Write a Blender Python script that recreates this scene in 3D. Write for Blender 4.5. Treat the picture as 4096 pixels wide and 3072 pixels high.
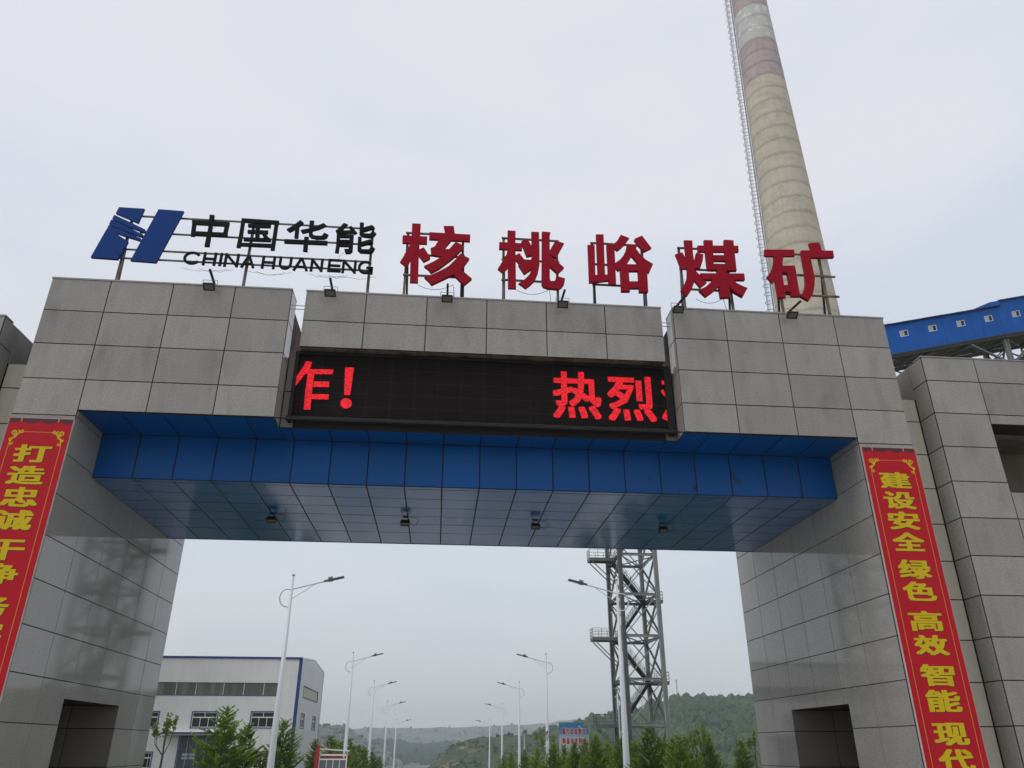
import bpy, bmesh, math, random
from mathutils import Vector, Matrix, noise
from math import sin, cos, pi, radians, hypot, atan2

for _o in list(bpy.data.objects):
    bpy.data.objects.remove(_o)
SC = bpy.context.scene
COL = SC.collection
random.seed(7)

# ------------------------------------------------------------------ camera
CAM = Vector((7.098, -14.289, 1.65))
YAW, PITCH, ROLL = radians(5.104), radians(25.283), radians(0.104)
cd = bpy.data.cameras.new('camera')
cd.sensor_width = 36.0
cd.lens = 3082.5 / 4096 * 36.0
cd.clip_start = 0.05
cd.clip_end = 20000
cam = bpy.data.objects.new('camera', cd)
COL.objects.link(cam)
cam.location = CAM
_f = Vector((sin(YAW) * cos(PITCH), cos(YAW) * cos(PITCH), sin(PITCH)))
_r0 = Vector((cos(YAW), -sin(YAW), 0))
_u0 = _r0.cross(_f)
_r = cos(ROLL) * _r0 + sin(ROLL) * _u0
_u = -sin(ROLL) * _r0 + cos(ROLL) * _u0
cam.rotation_euler = Matrix((_r, _u, -_f)).transposed().to_euler()
SC.camera = cam

# ------------------------------------------------------------------ render / colour
SC.view_settings.view_transform = 'Standard'
SC.view_settings.look = 'None'
SC.view_settings.exposure = 0.0
SC.view_settings.gamma = 1.0
SC.view_settings.use_curve_mapping = False
SC.render.engine = 'CYCLES'
SC.cycles.use_denoising = True
SC.cycles.max_bounces = 6
SC.cycles.diffuse_bounces = 3
SC.cycles.glossy_bounces = 3
SC.cycles.volume_bounces = 0
SC.cycles.transparent_max_bounces = 6
SC.cycles.caustics_reflective = False
SC.cycles.caustics_refractive = False

# ------------------------------------------------------------------ sky
SUN_EL, SUN_DIR = radians(58), Vector((-0.86, -0.50, 0))   # towards the sun, high on the left, veiled
sun_az = atan2(SUN_DIR.x, SUN_DIR.y)
world = bpy.data.worlds.new('World')
SC.world = world
world.use_nodes = True
nt = world.node_tree
for n in list(nt.nodes):
    nt.nodes.remove(n)
N = nt.nodes.new
Lk = nt.links.new
tc = N('ShaderNodeTexCoord')
sky = N('ShaderNodeTexSky')
sky.sky_type = 'NISHITA'
sky.sun_disc = False
sky.sun_elevation = SUN_EL
sky.sun_rotation = sun_az
sep = N('ShaderNodeSeparateXYZ')
Lk(tc.outputs['Generated'], sep.inputs[0])
ramp = N('ShaderNodeValToRGB')            # thin overcast: grey near the horizon, pale blue-white higher up
cr = ramp.color_ramp
cr.elements[0].position = 0.0
cr.elements[0].color = (0.20, 0.20, 0.195, 1)
cr.elements[1].position = 0.5
cr.elements[1].color = (0.66, 0.665, 0.655, 1)
for p, c in ((0.497, (0.22, 0.22, 0.21, 1)), (0.60, (0.725, 0.765, 0.815, 1)), (0.70, (0.77, 0.795, 0.84, 1)),
             (0.80, (0.81, 0.825, 0.885, 1)), (1.0, (0.81, 0.82, 0.875, 1))):
    e = cr.elements.new(p)
    e.color = c
mz = N('ShaderNodeMath'); mz.operation = 'MULTIPLY_ADD'
mz.inputs[1].default_value = 0.5; mz.inputs[2].default_value = 0.5
Lk(sep.outputs['Z'], mz.inputs[0]); Lk(mz.outputs[0], ramp.inputs[0])
mp = N('ShaderNodeMapping'); mp.inputs['Scale'].default_value = (1.6, 1.6, 5.0)
mp.inputs['Location'].default_value = (0.15, 0.3, 0.45)
Lk(tc.outputs['Generated'], mp.inputs[0])
no = N('ShaderNodeTexNoise'); no.inputs['Scale'].default_value = 1.1; no.inputs['Detail'].default_value = 5
no.inputs['Roughness'].default_value = 0.5
Lk(mp.outputs[0], no.inputs['Vector'])
r2 = N('ShaderNodeValToRGB')               # where the cloud thins the sky is bluer
r2.color_ramp.elements[0].position = 0.36; r2.color_ramp.elements[0].color = (0.90, 0.95, 1.01, 1)
r2.color_ramp.elements[1].position = 0.60; r2.color_ramp.elements[1].color = (1.045, 1.04, 1.035, 1)
Lk(no.outputs['Fac'], r2.inputs[0])
mul = N('ShaderNodeMix'); mul.data_type = 'RGBA'; mul.blend_type = 'MULTIPLY'; mul.inputs[0].default_value = 1.0
Lk(ramp.outputs[0], mul.inputs[6]); Lk(r2.outputs[0], mul.inputs[7])
x10 = N('ShaderNodeVectorMath'); x10.operation = 'SCALE'; x10.inputs['Scale'].default_value = 10.0
Lk(mul.outputs[2], x10.inputs[0])
mix = N('ShaderNodeMix'); mix.data_type = 'RGBA'; mix.inputs[0].default_value = 0.90
Lk(sky.outputs[0], mix.inputs[6]); Lk(x10.outputs[0], mix.inputs[7])
bg = N('ShaderNodeBackground'); bg.inputs['Strength'].default_value = 0.1
Lk(mix.outputs[2], bg.inputs['Color'])
wo = N('ShaderNodeOutputWorld'); Lk(bg.outputs[0], wo.inputs['Surface'])

# ------------------------------------------------------------------ sun behind thin cloud
sl = bpy.data.lights.new('sun', 'SUN')
sl.energy = 1.1
sl.angle = radians(28)
sl.color = (1.0, 0.96, 0.90)
so = bpy.data.objects.new('sun', sl)
COL.objects.link(so)
_d = Vector((SUN_DIR.normalized().x * cos(SUN_EL), SUN_DIR.normalized().y * cos(SUN_EL), sin(SUN_EL)))
so.rotation_euler = _d.to_track_quat('Z', 'Y').to_euler()
so.location = (-30, 10, 60)

D = {'he':[[(6.055,12.926),(6.259,12.929),(6.261,12.621),(6.26,12.318),(6.263,11.939),(6.282,11.279),(6.096,11.274),(6.075,11.887),(6.042,12.331),(6.064,12.608)],[(5.852,12.569),(6.43,12.57),(6.436,12.36),(5.859,12.353)],[(6.042,12.345),(6.253,12.345),(6.208,12.138),(6.077,11.887),(5.998,11.682),(5.839,11.818),(5.916,11.984),(5.998,12.192)],[(6.261,12.189),(6.364,12.257),(6.527,11.989),(6.522,11.948),(6.382,11.85),(6.265,12.006)],[(6.805,12.896),(7.042,12.912),(7.078,12.683),(7.076,12.579),(6.865,12.565),(6.851,12.696)],[(6.473,12.691),(7.444,12.687),(7.443,12.499),(6.477,12.497)],[(6.72,12.514),(7.004,12.498),(6.828,12.225),(6.739,12.057),(6.549,12.049),(6.523,12.237),(6.616,12.287)],[(6.811,12.224),(6.968,12.241),(7.051,12.124),(6.842,12.016),(6.549,12.049),(6.608,12.232)],[(7.103,12.449),(7.304,12.359),(7.273,12.275),(7.175,12.146),(7.067,12.003),(6.948,11.881),(6.754,11.689),(6.56,11.551),(6.5,11.647),(6.397,11.727),(6.613,11.867),(6.732,11.962),(6.828,12.069),(6.963,12.241)],[(7.221,12.124),(7.439,12.0),(7.342,11.832),(7.245,11.693),(7.072,11.536),(6.844,11.391),(6.592,11.232),(6.516,11.332),(6.417,11.428),(6.574,11.493),(6.736,11.595),(6.866,11.682),(6.974,11.769),(7.13,11.973)],[(7.071,11.549),(7.239,11.692),(7.508,11.45),(7.335,11.263)]],'tao':[[(8.335,12.878),(8.528,12.877),(8.522,12.533),(8.53,11.891),(8.537,11.25),(8.352,11.245),(8.345,11.754),(8.331,12.39)],[(8.137,12.527),(8.688,12.524),(8.681,12.323),(8.133,12.326)],[(8.332,12.339),(8.525,12.3),(8.466,12.04),(8.339,11.804),(8.234,11.653),(8.108,11.764),(8.19,11.933),(8.268,12.091),(8.311,12.183)],[(8.525,12.171),(8.616,12.235),(8.753,12.026),(8.621,11.922),(8.525,12.043)],[(8.905,12.871),(9.09,12.873),(9.097,12.311),(9.091,11.926),(9.051,11.697),(8.974,11.492),(8.867,11.362),(8.756,11.263),(8.677,11.338),(8.593,11.391),(8.71,11.476),(8.848,11.647),(8.903,11.813),(8.911,12.428)],[(8.661,12.581),(8.818,12.644),(8.93,12.404),(8.912,12.189),(8.788,12.152),(8.693,12.453)],[(8.927,12.094),(8.946,11.841),(8.732,11.652),(8.589,11.895)],[(9.162,12.889),(9.368,12.882),(9.347,12.745),(9.327,11.538),(9.351,11.49),(9.442,11.505),(9.47,11.572),(9.477,11.647),(9.689,11.585),(9.663,11.434),(9.597,11.331),(9.511,11.282),(9.278,11.293),(9.173,11.33),(9.134,11.402)],[(9.483,12.646),(9.69,12.581),(9.489,12.155),(9.328,12.235),(9.33,12.326)],[(9.322,12.196),(9.37,12.187),(9.67,11.886),(9.516,11.712),(9.316,11.915)]],'yu':[[(10.266,12.588),(10.436,12.586),(10.414,11.728),(10.423,11.565),(10.258,11.518)],[(10.484,12.907),(10.67,12.916),(10.646,11.717),(10.473,11.707)],[(10.724,12.605),(10.918,12.624),(10.899,11.506),(10.718,11.483)],[(10.266,11.719),(10.8,11.771),(10.791,11.606),(10.257,11.508)],[(11.092,12.931),(11.298,12.846),(11.17,12.654),(11.074,12.542),(10.986,12.458),(10.887,12.557),(10.868,12.608),(10.986,12.735)],[(11.618,12.939),(11.826,12.585),(11.646,12.474),(11.513,12.637),(11.418,12.803),(11.432,12.837)],[(11.231,12.665),(11.486,12.651),(11.414,12.486),(11.325,12.323),(11.19,12.095),(11.072,11.959),(10.969,11.883),(10.899,11.987),(10.896,12.089),(11.032,12.201),(11.116,12.323),(11.192,12.485)],[(11.27,12.661),(11.481,12.661),(11.439,12.54),(11.529,12.388),(11.651,12.24),(11.829,12.122),(11.716,11.865),(11.587,11.978),(11.465,12.112),(11.325,12.323)],[(11.046,12.07),(11.684,12.097),(11.668,11.913),(11.029,11.882)],[(11.016,11.905),(11.221,11.904),(11.216,11.323),(11.011,11.311)],[(11.446,11.918),(11.665,11.912),(11.648,11.328),(11.437,11.319)],[(11.071,11.581),(11.648,11.616),(11.635,11.437),(11.06,11.403)]],'mei':[[(12.662,12.88),(12.87,12.886),(12.847,12.509),(12.859,12.092),(12.84,11.857),(12.791,11.664),(12.706,11.457),(12.583,11.27),(12.44,11.422),(12.552,11.61),(12.628,11.79),(12.652,11.983),(12.656,12.329)],[(12.406,12.453),(12.585,12.513),(12.675,12.274),(12.666,12.066),(12.511,12.018),(12.45,12.288)],[(12.927,12.525),(13.103,12.494),(13.065,12.299),(12.988,12.086),(12.846,12.084),(12.852,12.258)],[(12.846,12.022),(12.955,11.878),(13.098,11.676),(12.93,11.527),(12.788,11.745)],[(12.985,12.737),(14.009,12.8),(14.0,12.619),(12.979,12.562)],[(13.16,12.91),(13.379,12.916),(13.316,12.037),(13.152,12.041),(13.158,12.557)],[(13.67,12.951),(13.906,12.948),(13.899,12.797),(13.876,12.058),(13.639,12.05),(13.644,12.588)],[(13.342,12.477),(13.65,12.493),(13.651,12.329),(13.35,12.317)],[(13.171,12.215),(13.873,12.249),(13.877,12.061),(13.153,12.044)],[(13.389,12.069),(13.611,12.069),(13.644,11.892),(13.618,11.296),(13.386,11.267),(13.374,11.712)],[(12.962,11.926),(14.048,11.983),(14.047,11.807),(13.024,11.753)],[(13.254,11.801),(13.475,11.773),(13.37,11.577),(13.211,11.42),(13.032,11.279),(12.959,11.365),(12.886,11.448),(13.062,11.559),(13.194,11.688)],[(13.61,11.808),(13.751,11.796),(13.821,11.698),(13.943,11.631),(14.078,11.571),(13.933,11.325),(13.753,11.438),(13.587,11.617)]],'kuang':[[(14.666,12.735),(15.432,12.784),(15.415,12.586),(14.642,12.537)],[(14.888,12.578),(15.129,12.586),(15.05,12.278),(14.988,12.052),(14.87,11.906),(14.728,11.761),(14.61,11.932),(14.721,12.077),(14.799,12.221),(14.85,12.378)],[(14.999,12.282),(15.367,12.305),(15.377,12.103),(14.946,12.091)],[(14.822,12.069),(15.014,12.102),(15.006,11.695),(14.998,11.377),(14.802,11.362),(14.803,11.82)],[(15.143,12.27),(15.366,12.284),(15.359,11.42),(15.14,11.408)],[(14.853,11.711),(15.252,11.734),(15.252,11.546),(14.86,11.524)],[(15.839,12.991),(16.106,13.038),(16.136,12.787),(16.093,12.684),(15.881,12.67),(15.87,12.784)],[(15.598,12.759),(16.425,12.806),(16.415,12.604),(15.591,12.552)],[(15.599,12.752),(15.809,12.608),(15.807,12.382),(15.811,12.185),(15.809,11.963),(15.764,11.74),(15.682,11.504),(15.556,11.314),(15.457,11.376),(15.365,11.434),(15.478,11.573),(15.551,11.782),(15.592,12.116),(15.588,12.424)]],'zhong':[[(1.027,12.657),(1.122,12.654),(1.152,12.22),(1.059,12.223)],[(1.765,12.659),(1.861,12.655),(1.863,12.26),(1.767,12.266)],[(1.016,12.661),(1.864,12.661),(1.867,12.551),(1.035,12.553)],[(1.049,12.361),(1.866,12.367),(1.869,12.268),(1.062,12.253)],[(1.385,12.843),(1.493,12.841),(1.501,12.52),(1.52,11.962),(1.412,11.964),(1.415,12.44)]],'guo':[[(2.116,12.796),(2.2,12.795),(2.214,12.321),(2.211,11.978),(2.118,11.981),(2.124,12.364)],[(2.115,12.801),(2.97,12.788),(2.975,12.682),(2.131,12.694)],[(2.882,12.779),(2.967,12.778),(2.974,11.954),(2.887,11.956)],[(2.181,12.112),(2.912,12.126),(2.912,12.033),(2.186,12.029)],[(2.285,12.65),(2.801,12.665),(2.802,12.577),(2.294,12.565)],[(2.302,12.476),(2.764,12.487),(2.765,12.403),(2.309,12.392)],[(2.259,12.255),(2.842,12.274),(2.869,12.192),(2.251,12.176)],[(2.459,12.637),(2.554,12.633),(2.593,12.248),(2.504,12.247)],[(2.626,12.403),(2.712,12.397),(2.818,12.275),(2.706,12.25)]],'hua':[[(3.451,12.845),(3.541,12.769),(3.425,12.612),(3.254,12.475),(3.167,12.557),(3.31,12.678)],[(3.361,12.667),(3.453,12.659),(3.465,12.323),(3.376,12.326)],[(3.671,12.841),(3.775,12.842),(3.764,12.62),(3.778,12.459),(3.827,12.425),(3.993,12.426),(4.043,12.518),(4.142,12.466),(4.117,12.386),(4.062,12.338),(3.885,12.326),(3.752,12.354),(3.695,12.416),(3.681,12.615)],[(3.491,12.554),(3.675,12.614),(3.846,12.693),(3.997,12.789),(4.08,12.72),(3.915,12.607),(3.549,12.465)],[(3.16,12.274),(4.136,12.289),(4.145,12.183),(3.166,12.169)],[(3.601,12.37),(3.702,12.371),(3.702,12.248),(3.715,11.967),(3.615,11.973)]],'neng':[[(4.463,12.833),(4.564,12.788),(4.415,12.576),(4.331,12.514),(4.29,12.594),(4.374,12.692)],[(4.323,12.599),(4.692,12.636),(4.724,12.552),(4.338,12.508)],[(4.582,12.718),(4.643,12.755),(4.801,12.56),(4.726,12.52)],[(4.33,12.496),(4.404,12.501),(4.425,12.179),(4.425,11.976),(4.338,11.978),(4.346,12.174)],[(4.334,12.481),(4.722,12.505),(4.725,12.422),(4.342,12.405)],[(4.396,12.341),(4.657,12.353),(4.66,12.294),(4.401,12.283)],[(4.4,12.229),(4.704,12.23),(4.707,12.169),(4.407,12.161)],[(4.635,12.499),(4.722,12.502),(4.726,12.316),(4.734,12.032),(4.679,11.978),(4.576,11.972),(4.541,12.082),(4.639,12.092)],[(4.837,12.856),(4.927,12.858),(4.928,12.581),(4.946,12.555),(5.097,12.551),(5.139,12.637),(5.238,12.572),(5.187,12.483),(5.105,12.448),(4.923,12.465),(4.848,12.531)],[(4.903,12.706),(5.126,12.801),(5.195,12.722),(4.913,12.595)],[(4.827,12.444),(4.907,12.443),(4.921,12.139),(4.945,12.097),(5.109,12.108),(5.149,12.201),(5.24,12.142),(5.197,12.044),(5.128,12.01),(4.914,12.011),(4.844,12.076)],[(4.902,12.296),(5.116,12.389),(5.186,12.306),(4.91,12.197)]],'logo':[[(0.217,12.924),(0.788,12.91),(0.439,11.462),(-0.117,11.481)],[(-0.663,12.919),(-0.097,12.914),(-0.126,12.731),(-0.157,12.505),(-0.421,12.623),(-0.699,12.741)],[(-0.722,12.694),(-0.34,12.517),(0.037,12.333),(0.04,12.253),(-0.353,12.393),(-0.742,12.576)],[(-0.757,12.557),(-0.37,12.379),(0.012,12.197),(0.001,12.128),(-0.405,12.266),(-0.777,12.425)],[(-0.781,12.4),(-0.39,12.243),(-0.01,12.086),(-0.012,12.02),(-0.418,12.144),(-0.793,12.277)],[(-0.802,12.276),(-0.628,12.227),(-0.513,12.137),(-0.269,11.984),(-0.395,11.494),(-0.972,11.509)]],'latin':[('C',1.01,1.35,11.46,11.81),('H',1.44,1.72,11.46,11.81),('I',1.77,1.88,11.46,11.81),('N',1.91,2.22,11.45,11.81),('A',2.28,2.59,11.45,11.79),('H',2.74,3.03,11.45,11.79),('U',3.12,3.4,11.45,11.8),('A',3.44,3.78,11.44,11.79),('N',3.83,4.1,11.44,11.79),('E',4.22,4.51,11.45,11.8),('N',4.54,4.85,11.44,11.8),('G',4.9,5.23,11.44,11.8)],'zha':[[(4.081,8.975),(4.211,8.957),(4.18,8.807),(4.066,8.62),(3.939,8.394),(3.92,8.434),(3.925,8.614),(4.04,8.843)],[(4.139,8.789),(4.664,8.802),(4.657,8.689),(4.096,8.677)],[(4.148,8.708),(4.283,8.686),(4.281,8.34),(4.288,7.871),(4.156,7.868),(4.143,8.266)],[(4.287,8.512),(4.606,8.522),(4.61,8.393),(4.289,8.384)],[(4.288,8.224),(4.625,8.232),(4.63,8.112),(4.289,8.109)]],'bang':[[(4.901,8.866),(5.084,8.87),(5.058,8.23),(4.935,8.231)],[(5.112,8.048),(5.102,7.989),(5.062,7.944),(5.004,7.925),(4.943,7.939),(4.895,7.98),(4.874,8.039),(4.884,8.099),(4.924,8.144),(4.982,8.162),(5.043,8.149),(5.091,8.107)]],'frag':[[(11.67,8.869),(11.748,8.858),(11.739,8.753),(11.661,8.769)],[(11.641,8.631),(11.695,8.648),(11.735,8.509),(11.715,8.471),(11.645,8.57)],[(11.617,8.029),(11.74,8.217),(11.714,7.911),(11.612,7.97)]],'hills':{'far':[(-674.5,2494.8,37.9),(-523.7,2530.9,45.0),(-344.8,2561.8,47.7),(-242.7,2573.7,52.9),(-131.3,2582.0,55.7),(5.9,2585.7,56.6),(109.8,2583.7,59.1),(241.8,2575.1,64.2),(356.9,2562.1,70.7),(386.5,2557.9,75.5),(492.3,2540.0,82.5),(581.5,2521.5,83.3),(690.7,2494.2,80.2),(900.4,2427.4,82.5),(1095.9,2346.8,87.5),(1300.7,2241.0,81.7)],'leftmid':[(-377.8,1227.4,23.9),(-274.5,1254.8,28.5),(-168.8,1273.8,32.0),(-133.2,1278.1,31.4),(-122.9,1279.2,28.5),(-112.2,1280.2,21.1),(-98.2,1281.4,13.4),(-87.8,1282.2,9.5),(-73.7,1283.2,1.1),(-54.6,1284.2,-8.1),(-32.0,1285.1,-18.1),(-8.0,1285.6,-25.2)],'low':[(-147.2,1678.7,6.8),(-99.0,1682.4,5.9),(-67.9,1684.1,3.4),(-25.4,1685.4,-0.6),(30.3,1685.6,2.7),(75.2,1684.3,1.2)],'near':[(2.5,505.7,-10.8),(5.7,505.7,-7.2),(9.6,505.7,-4.1),(14.3,505.7,-0.4),(19.6,505.6,3.4),(24.4,505.4,5.2),(29.9,505.2,6.8),(41.6,504.6,6.8),(55.4,503.5,8.1),(70.6,501.8,9.1),(81.0,520.6,10.8),(104.6,516.8,13.7)],'wood':[(96.7,730.3,13.4),(125.1,726.4,16.4),(147.0,722.6,23.4),(162.1,719.5,25.4),(177.2,716.2,28.4),(192.3,712.5,31.4),(214.5,706.5,35.8),(231.3,701.4,39.0),(246.4,696.5,38.3),(256.2,693.2,36.0),(279.0,684.7,38.9),(304.8,674.1,40.3),(348.9,653.3,35.6),(412.2,616.9,31.5)]},'trees':[('s',-2.81,26.53,3.48),('s',-2.67,30.66,2.79),('s',-1.04,32.0,3.1),('s',-3.05,59.01,2.38),('s',-2.02,61.16,2.69),('s',-2.26,67.18,2.28),('s',-0.45,55.3,2.23),('s',-0.24,59.35,2.49),('s',0.09,65.4,1.99),('s',-0.19,75.42,1.71),('s',0.01,83.45,1.37),('s',-0.01,97.49,0.67),('s',14.71,80.41,0.99),('s',14.65,70.38,0.84),('s',14.95,60.3,1.28),('s',14.49,47.27,1.55),('s',14.27,37.21,1.29),('s',15.82,43.05,1.79),('s',15.22,35.05,1.57),('s',15.81,34.95,2.23),('s',15.34,28.93,2.37),('s',17.14,34.69,1.58),('s',16.12,26.73,2.03),('s',18.16,32.42,1.83),('s',16.47,22.54,2.6),('s',17.98,26.28,1.59),('s',17.16,20.28,2.14),('s',18.62,24.02,1.8),('d',-2.91,18.2,2.74),('d',14.88,45.2,2.67),('d',19.31,23.8,2.64),('d',20.17,27.72,2.05),('d',23.59,28.65,2.33)],'lamps':[(-0.16,24.74,9.4),(15.84,24.34,9.4),(0.04,53.88,8.88),(16.04,53.31,8.88),(0.14,77.27,8.39),(16.14,77.23,8.39),(0.38,100.46,7.51),(16.38,104.36,7.51),(0.36,129.29,6.14),(16.36,131.44,6.14)]}

# ================================================================== helpers
def lin(r, g, b):
    def f(c):
        c /= 255.0
        return c / 12.92 if c <= 0.04045 else ((c + 0.055) / 1.055) ** 2.4
    return (f(r), f(g), f(b))

_mats = {}
def M(name, col, rough=0.6, metal=0.0, var=0.0, vscale=2.0, rnd=0.0, grain=0.0, gscale=45.0,
      streak=0.0, bump=0.0, bscale=20.0, coat=0.0, spec=0.5, col2=None, c2scale=1.5, c2lo=0.5, c2hi=0.65,
      emit=0.0, coords='world', dots=0.0, rough_var=0.0, c2stretch=(1, 1, 1)):
    if name in _mats:
        return _mats[name]
    m = bpy.data.materials.new(name)
    m.use_nodes = True
    t = m.node_tree
    p = t.nodes['Principled BSDF']
    p.inputs['Base Color'].default_value = (*col, 1)
    p.inputs['Roughness'].default_value = rough
    p.inputs['Metallic'].default_value = metal
    p.inputs['Coat Weight'].default_value = coat
    p.inputs['Coat Roughness'].default_value = 0.08
    p.inputs['Specular IOR Level'].default_value = spec
    new, ln = t.nodes.new, t.links.new
    if coords == 'world':
        g = new('ShaderNodeNewGeometry'); pos = g.outputs['Position']
    else:
        g = new('ShaderNodeTexCoord'); pos = g.outputs['Object']
    cur = None
    def base():
        nonlocal cur
        if cur is None:
            r = new('ShaderNodeRGB'); r.outputs[0].default_value = (*col, 1); cur = r.outputs[0]
        return cur
    def scalefac(sock, lo, hi):          # maps 0..1 to a brightness factor and multiplies
        nonlocal cur
        mr = new('ShaderNodeMapRange'); mr.inputs[1].default_value = 0.25; mr.inputs[2].default_value = 0.75
        mr.inputs[3].default_value = lo; mr.inputs[4].default_value = hi
        ln(sock, mr.inputs[0])
        v = new('ShaderNodeVectorMath'); v.operation = 'SCALE'
        ln(base(), v.inputs[0]); ln(mr.outputs[0], v.inputs['Scale'])
        cur = v.outputs[0]
    def noi(scale, detail=4, stretch=None):
        n = new('ShaderNodeTexNoise'); n.inputs['Scale'].default_value = scale; n.inputs['Detail'].default_value = detail
        if stretch:
            q = new('ShaderNodeMapping'); q.inputs['Scale'].default_value = stretch
            ln(pos, q.inputs[0]); ln(q.outputs[0], n.inputs['Vector'])
        else:
            ln(pos, n.inputs['Vector'])
        return n.outputs['Fac']
    if col2 is not None:
        r = new('ShaderNodeMapRange'); r.inputs[1].default_value = c2lo; r.inputs[2].default_value = c2hi
        ln(noi(c2scale, 5, c2stretch), r.inputs[0])
        x = new('ShaderNodeMix'); x.data_type = 'RGBA'
        ln(r.outputs[0], x.inputs[0]); ln(base(), x.inputs[6]); x.inputs[7].default_value = (*col2, 1)
        cur = x.outputs[2]
    if var:
        scalefac(noi(vscale), 1 - var, 1 + var)
    if grain:
        scalefac(noi(gscale, 2), 1 - grain, 1 + grain)
    if streak:
        scalefac(noi(1.0, 5, (5.0, 5.0, 0.35)), 1 - streak, 1 + streak * 0.5)
    if rnd:
        oi = new('ShaderNodeObjectInfo')
        mr = new('ShaderNodeMapRange'); mr.inputs[3].default_value = 1 - rnd; mr.inputs[4].default_value = 1 + rnd
        ln(oi.outputs['Random'], mr.inputs[0])
        v = new('ShaderNodeVectorMath'); v.operation = 'SCALE'
        ln(base(), v.inputs[0]); ln(mr.outputs[0], v.inputs['Scale']); cur = v.outputs[0]
    if dots:                               # rows of tiny unlit diodes set in the face
        q = new('ShaderNodeVectorMath'); q.operation = 'SCALE'; q.inputs['Scale'].default_value = 1 / 0.047
        ln(pos, q.inputs[0])
        fr = new('ShaderNodeVectorMath'); fr.operation = 'FRACTION'; ln(q.outputs[0], fr.inputs[0])
        sb = new('ShaderNodeVectorMath'); sb.operation = 'SUBTRACT'; sb.inputs[1].default_value = (0.5, 0.5, 0.5)
        ln(fr.outputs[0], sb.inputs[0])
        ml = new('ShaderNodeVectorMath'); ml.operation = 'MULTIPLY'; ml.inputs[1].default_value = (1, 0, 1)
        ln(sb.outputs[0], ml.inputs[0])
        le = new('ShaderNodeVectorMath'); le.operation = 'LENGTH'; ln(ml.outputs[0], le.inputs[0])
        mr = new('ShaderNodeMapRange'); mr.inputs[1].default_value = 0.18; mr.inputs[2].default_value = 0.30
        mr.inputs[3].default_value = dots; mr.inputs[4].default_value = 1.0
        ln(le.outputs['Value'], mr.inputs[0])
        v = new('ShaderNodeVectorMath'); v.operation = 'SCALE'
        ln(base(), v.inputs[0]); ln(mr.outputs[0], v.inputs['Scale']); cur = v.outputs[0]
    if cur is not None:
        ln(cur, p.inputs['Base Color'])
    if rough_var:
        mr = new('ShaderNodeMapRange'); mr.inputs[1].default_value = 0.3; mr.inputs[2].default_value = 0.7
        mr.inputs[3].default_value = max(0, rough - rough_var); mr.inputs[4].default_value = rough + rough_var
        ln(noi(1.7, 6, (3, 3, 0.8)), mr.inputs[0]); ln(mr.outputs[0], p.inputs['Roughness'])
    if bump:
        b = new('ShaderNodeBump'); b.inputs['Strength'].default_value = bump; b.inputs['Distance'].default_value = 0.02
        ln(noi(bscale, 3), b.inputs['Height']); ln(b.outputs[0], p.inputs['Normal'])
    if emit:
        p.inputs['Emission Color'].default_value = (*col, 1)
        p.inputs['Emission Strength'].default_value = emit
    _mats[name] = m
    return m

def wloc(o):
    v = Vector((0, 0, 0))
    while o is not None:
        v = v + o.location
        o = o.parent
    return v

def link(name, mesh, parent=None, loc=(0, 0, 0)):
    o = bpy.data.objects.new(name, mesh)
    COL.objects.link(o)
    if parent is not None:
        o.parent = parent
    o.location = loc
    return o

def tag(o, label=None, cat=None, group=None, kind=None):
    if label: o['label'] = label
    if cat: o['category'] = cat
    if group: o['group'] = group
    if kind: o['kind'] = kind
    return o

def thing(name, label, cat, loc=(0, 0, 0), group=None, rz=0.0):
    o = link(name, None, None, loc)
    o.rotation_euler = (0, 0, rz)
    o.empty_display_size = 0.3
    return tag(o, label, cat, group)

def dup(root, loc=None, rz=None, label=None, parent=None):
    r = root.copy()
    COL.objects.link(r)
    if parent is not None:
        r.parent = parent
    if loc is not None: r.location = loc
    if rz is not None: r.rotation_euler = (0, 0, rz)
    if label: r['label'] = label
    for ch in list(root.children):
        dup(ch, parent=r)
    return r

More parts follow.
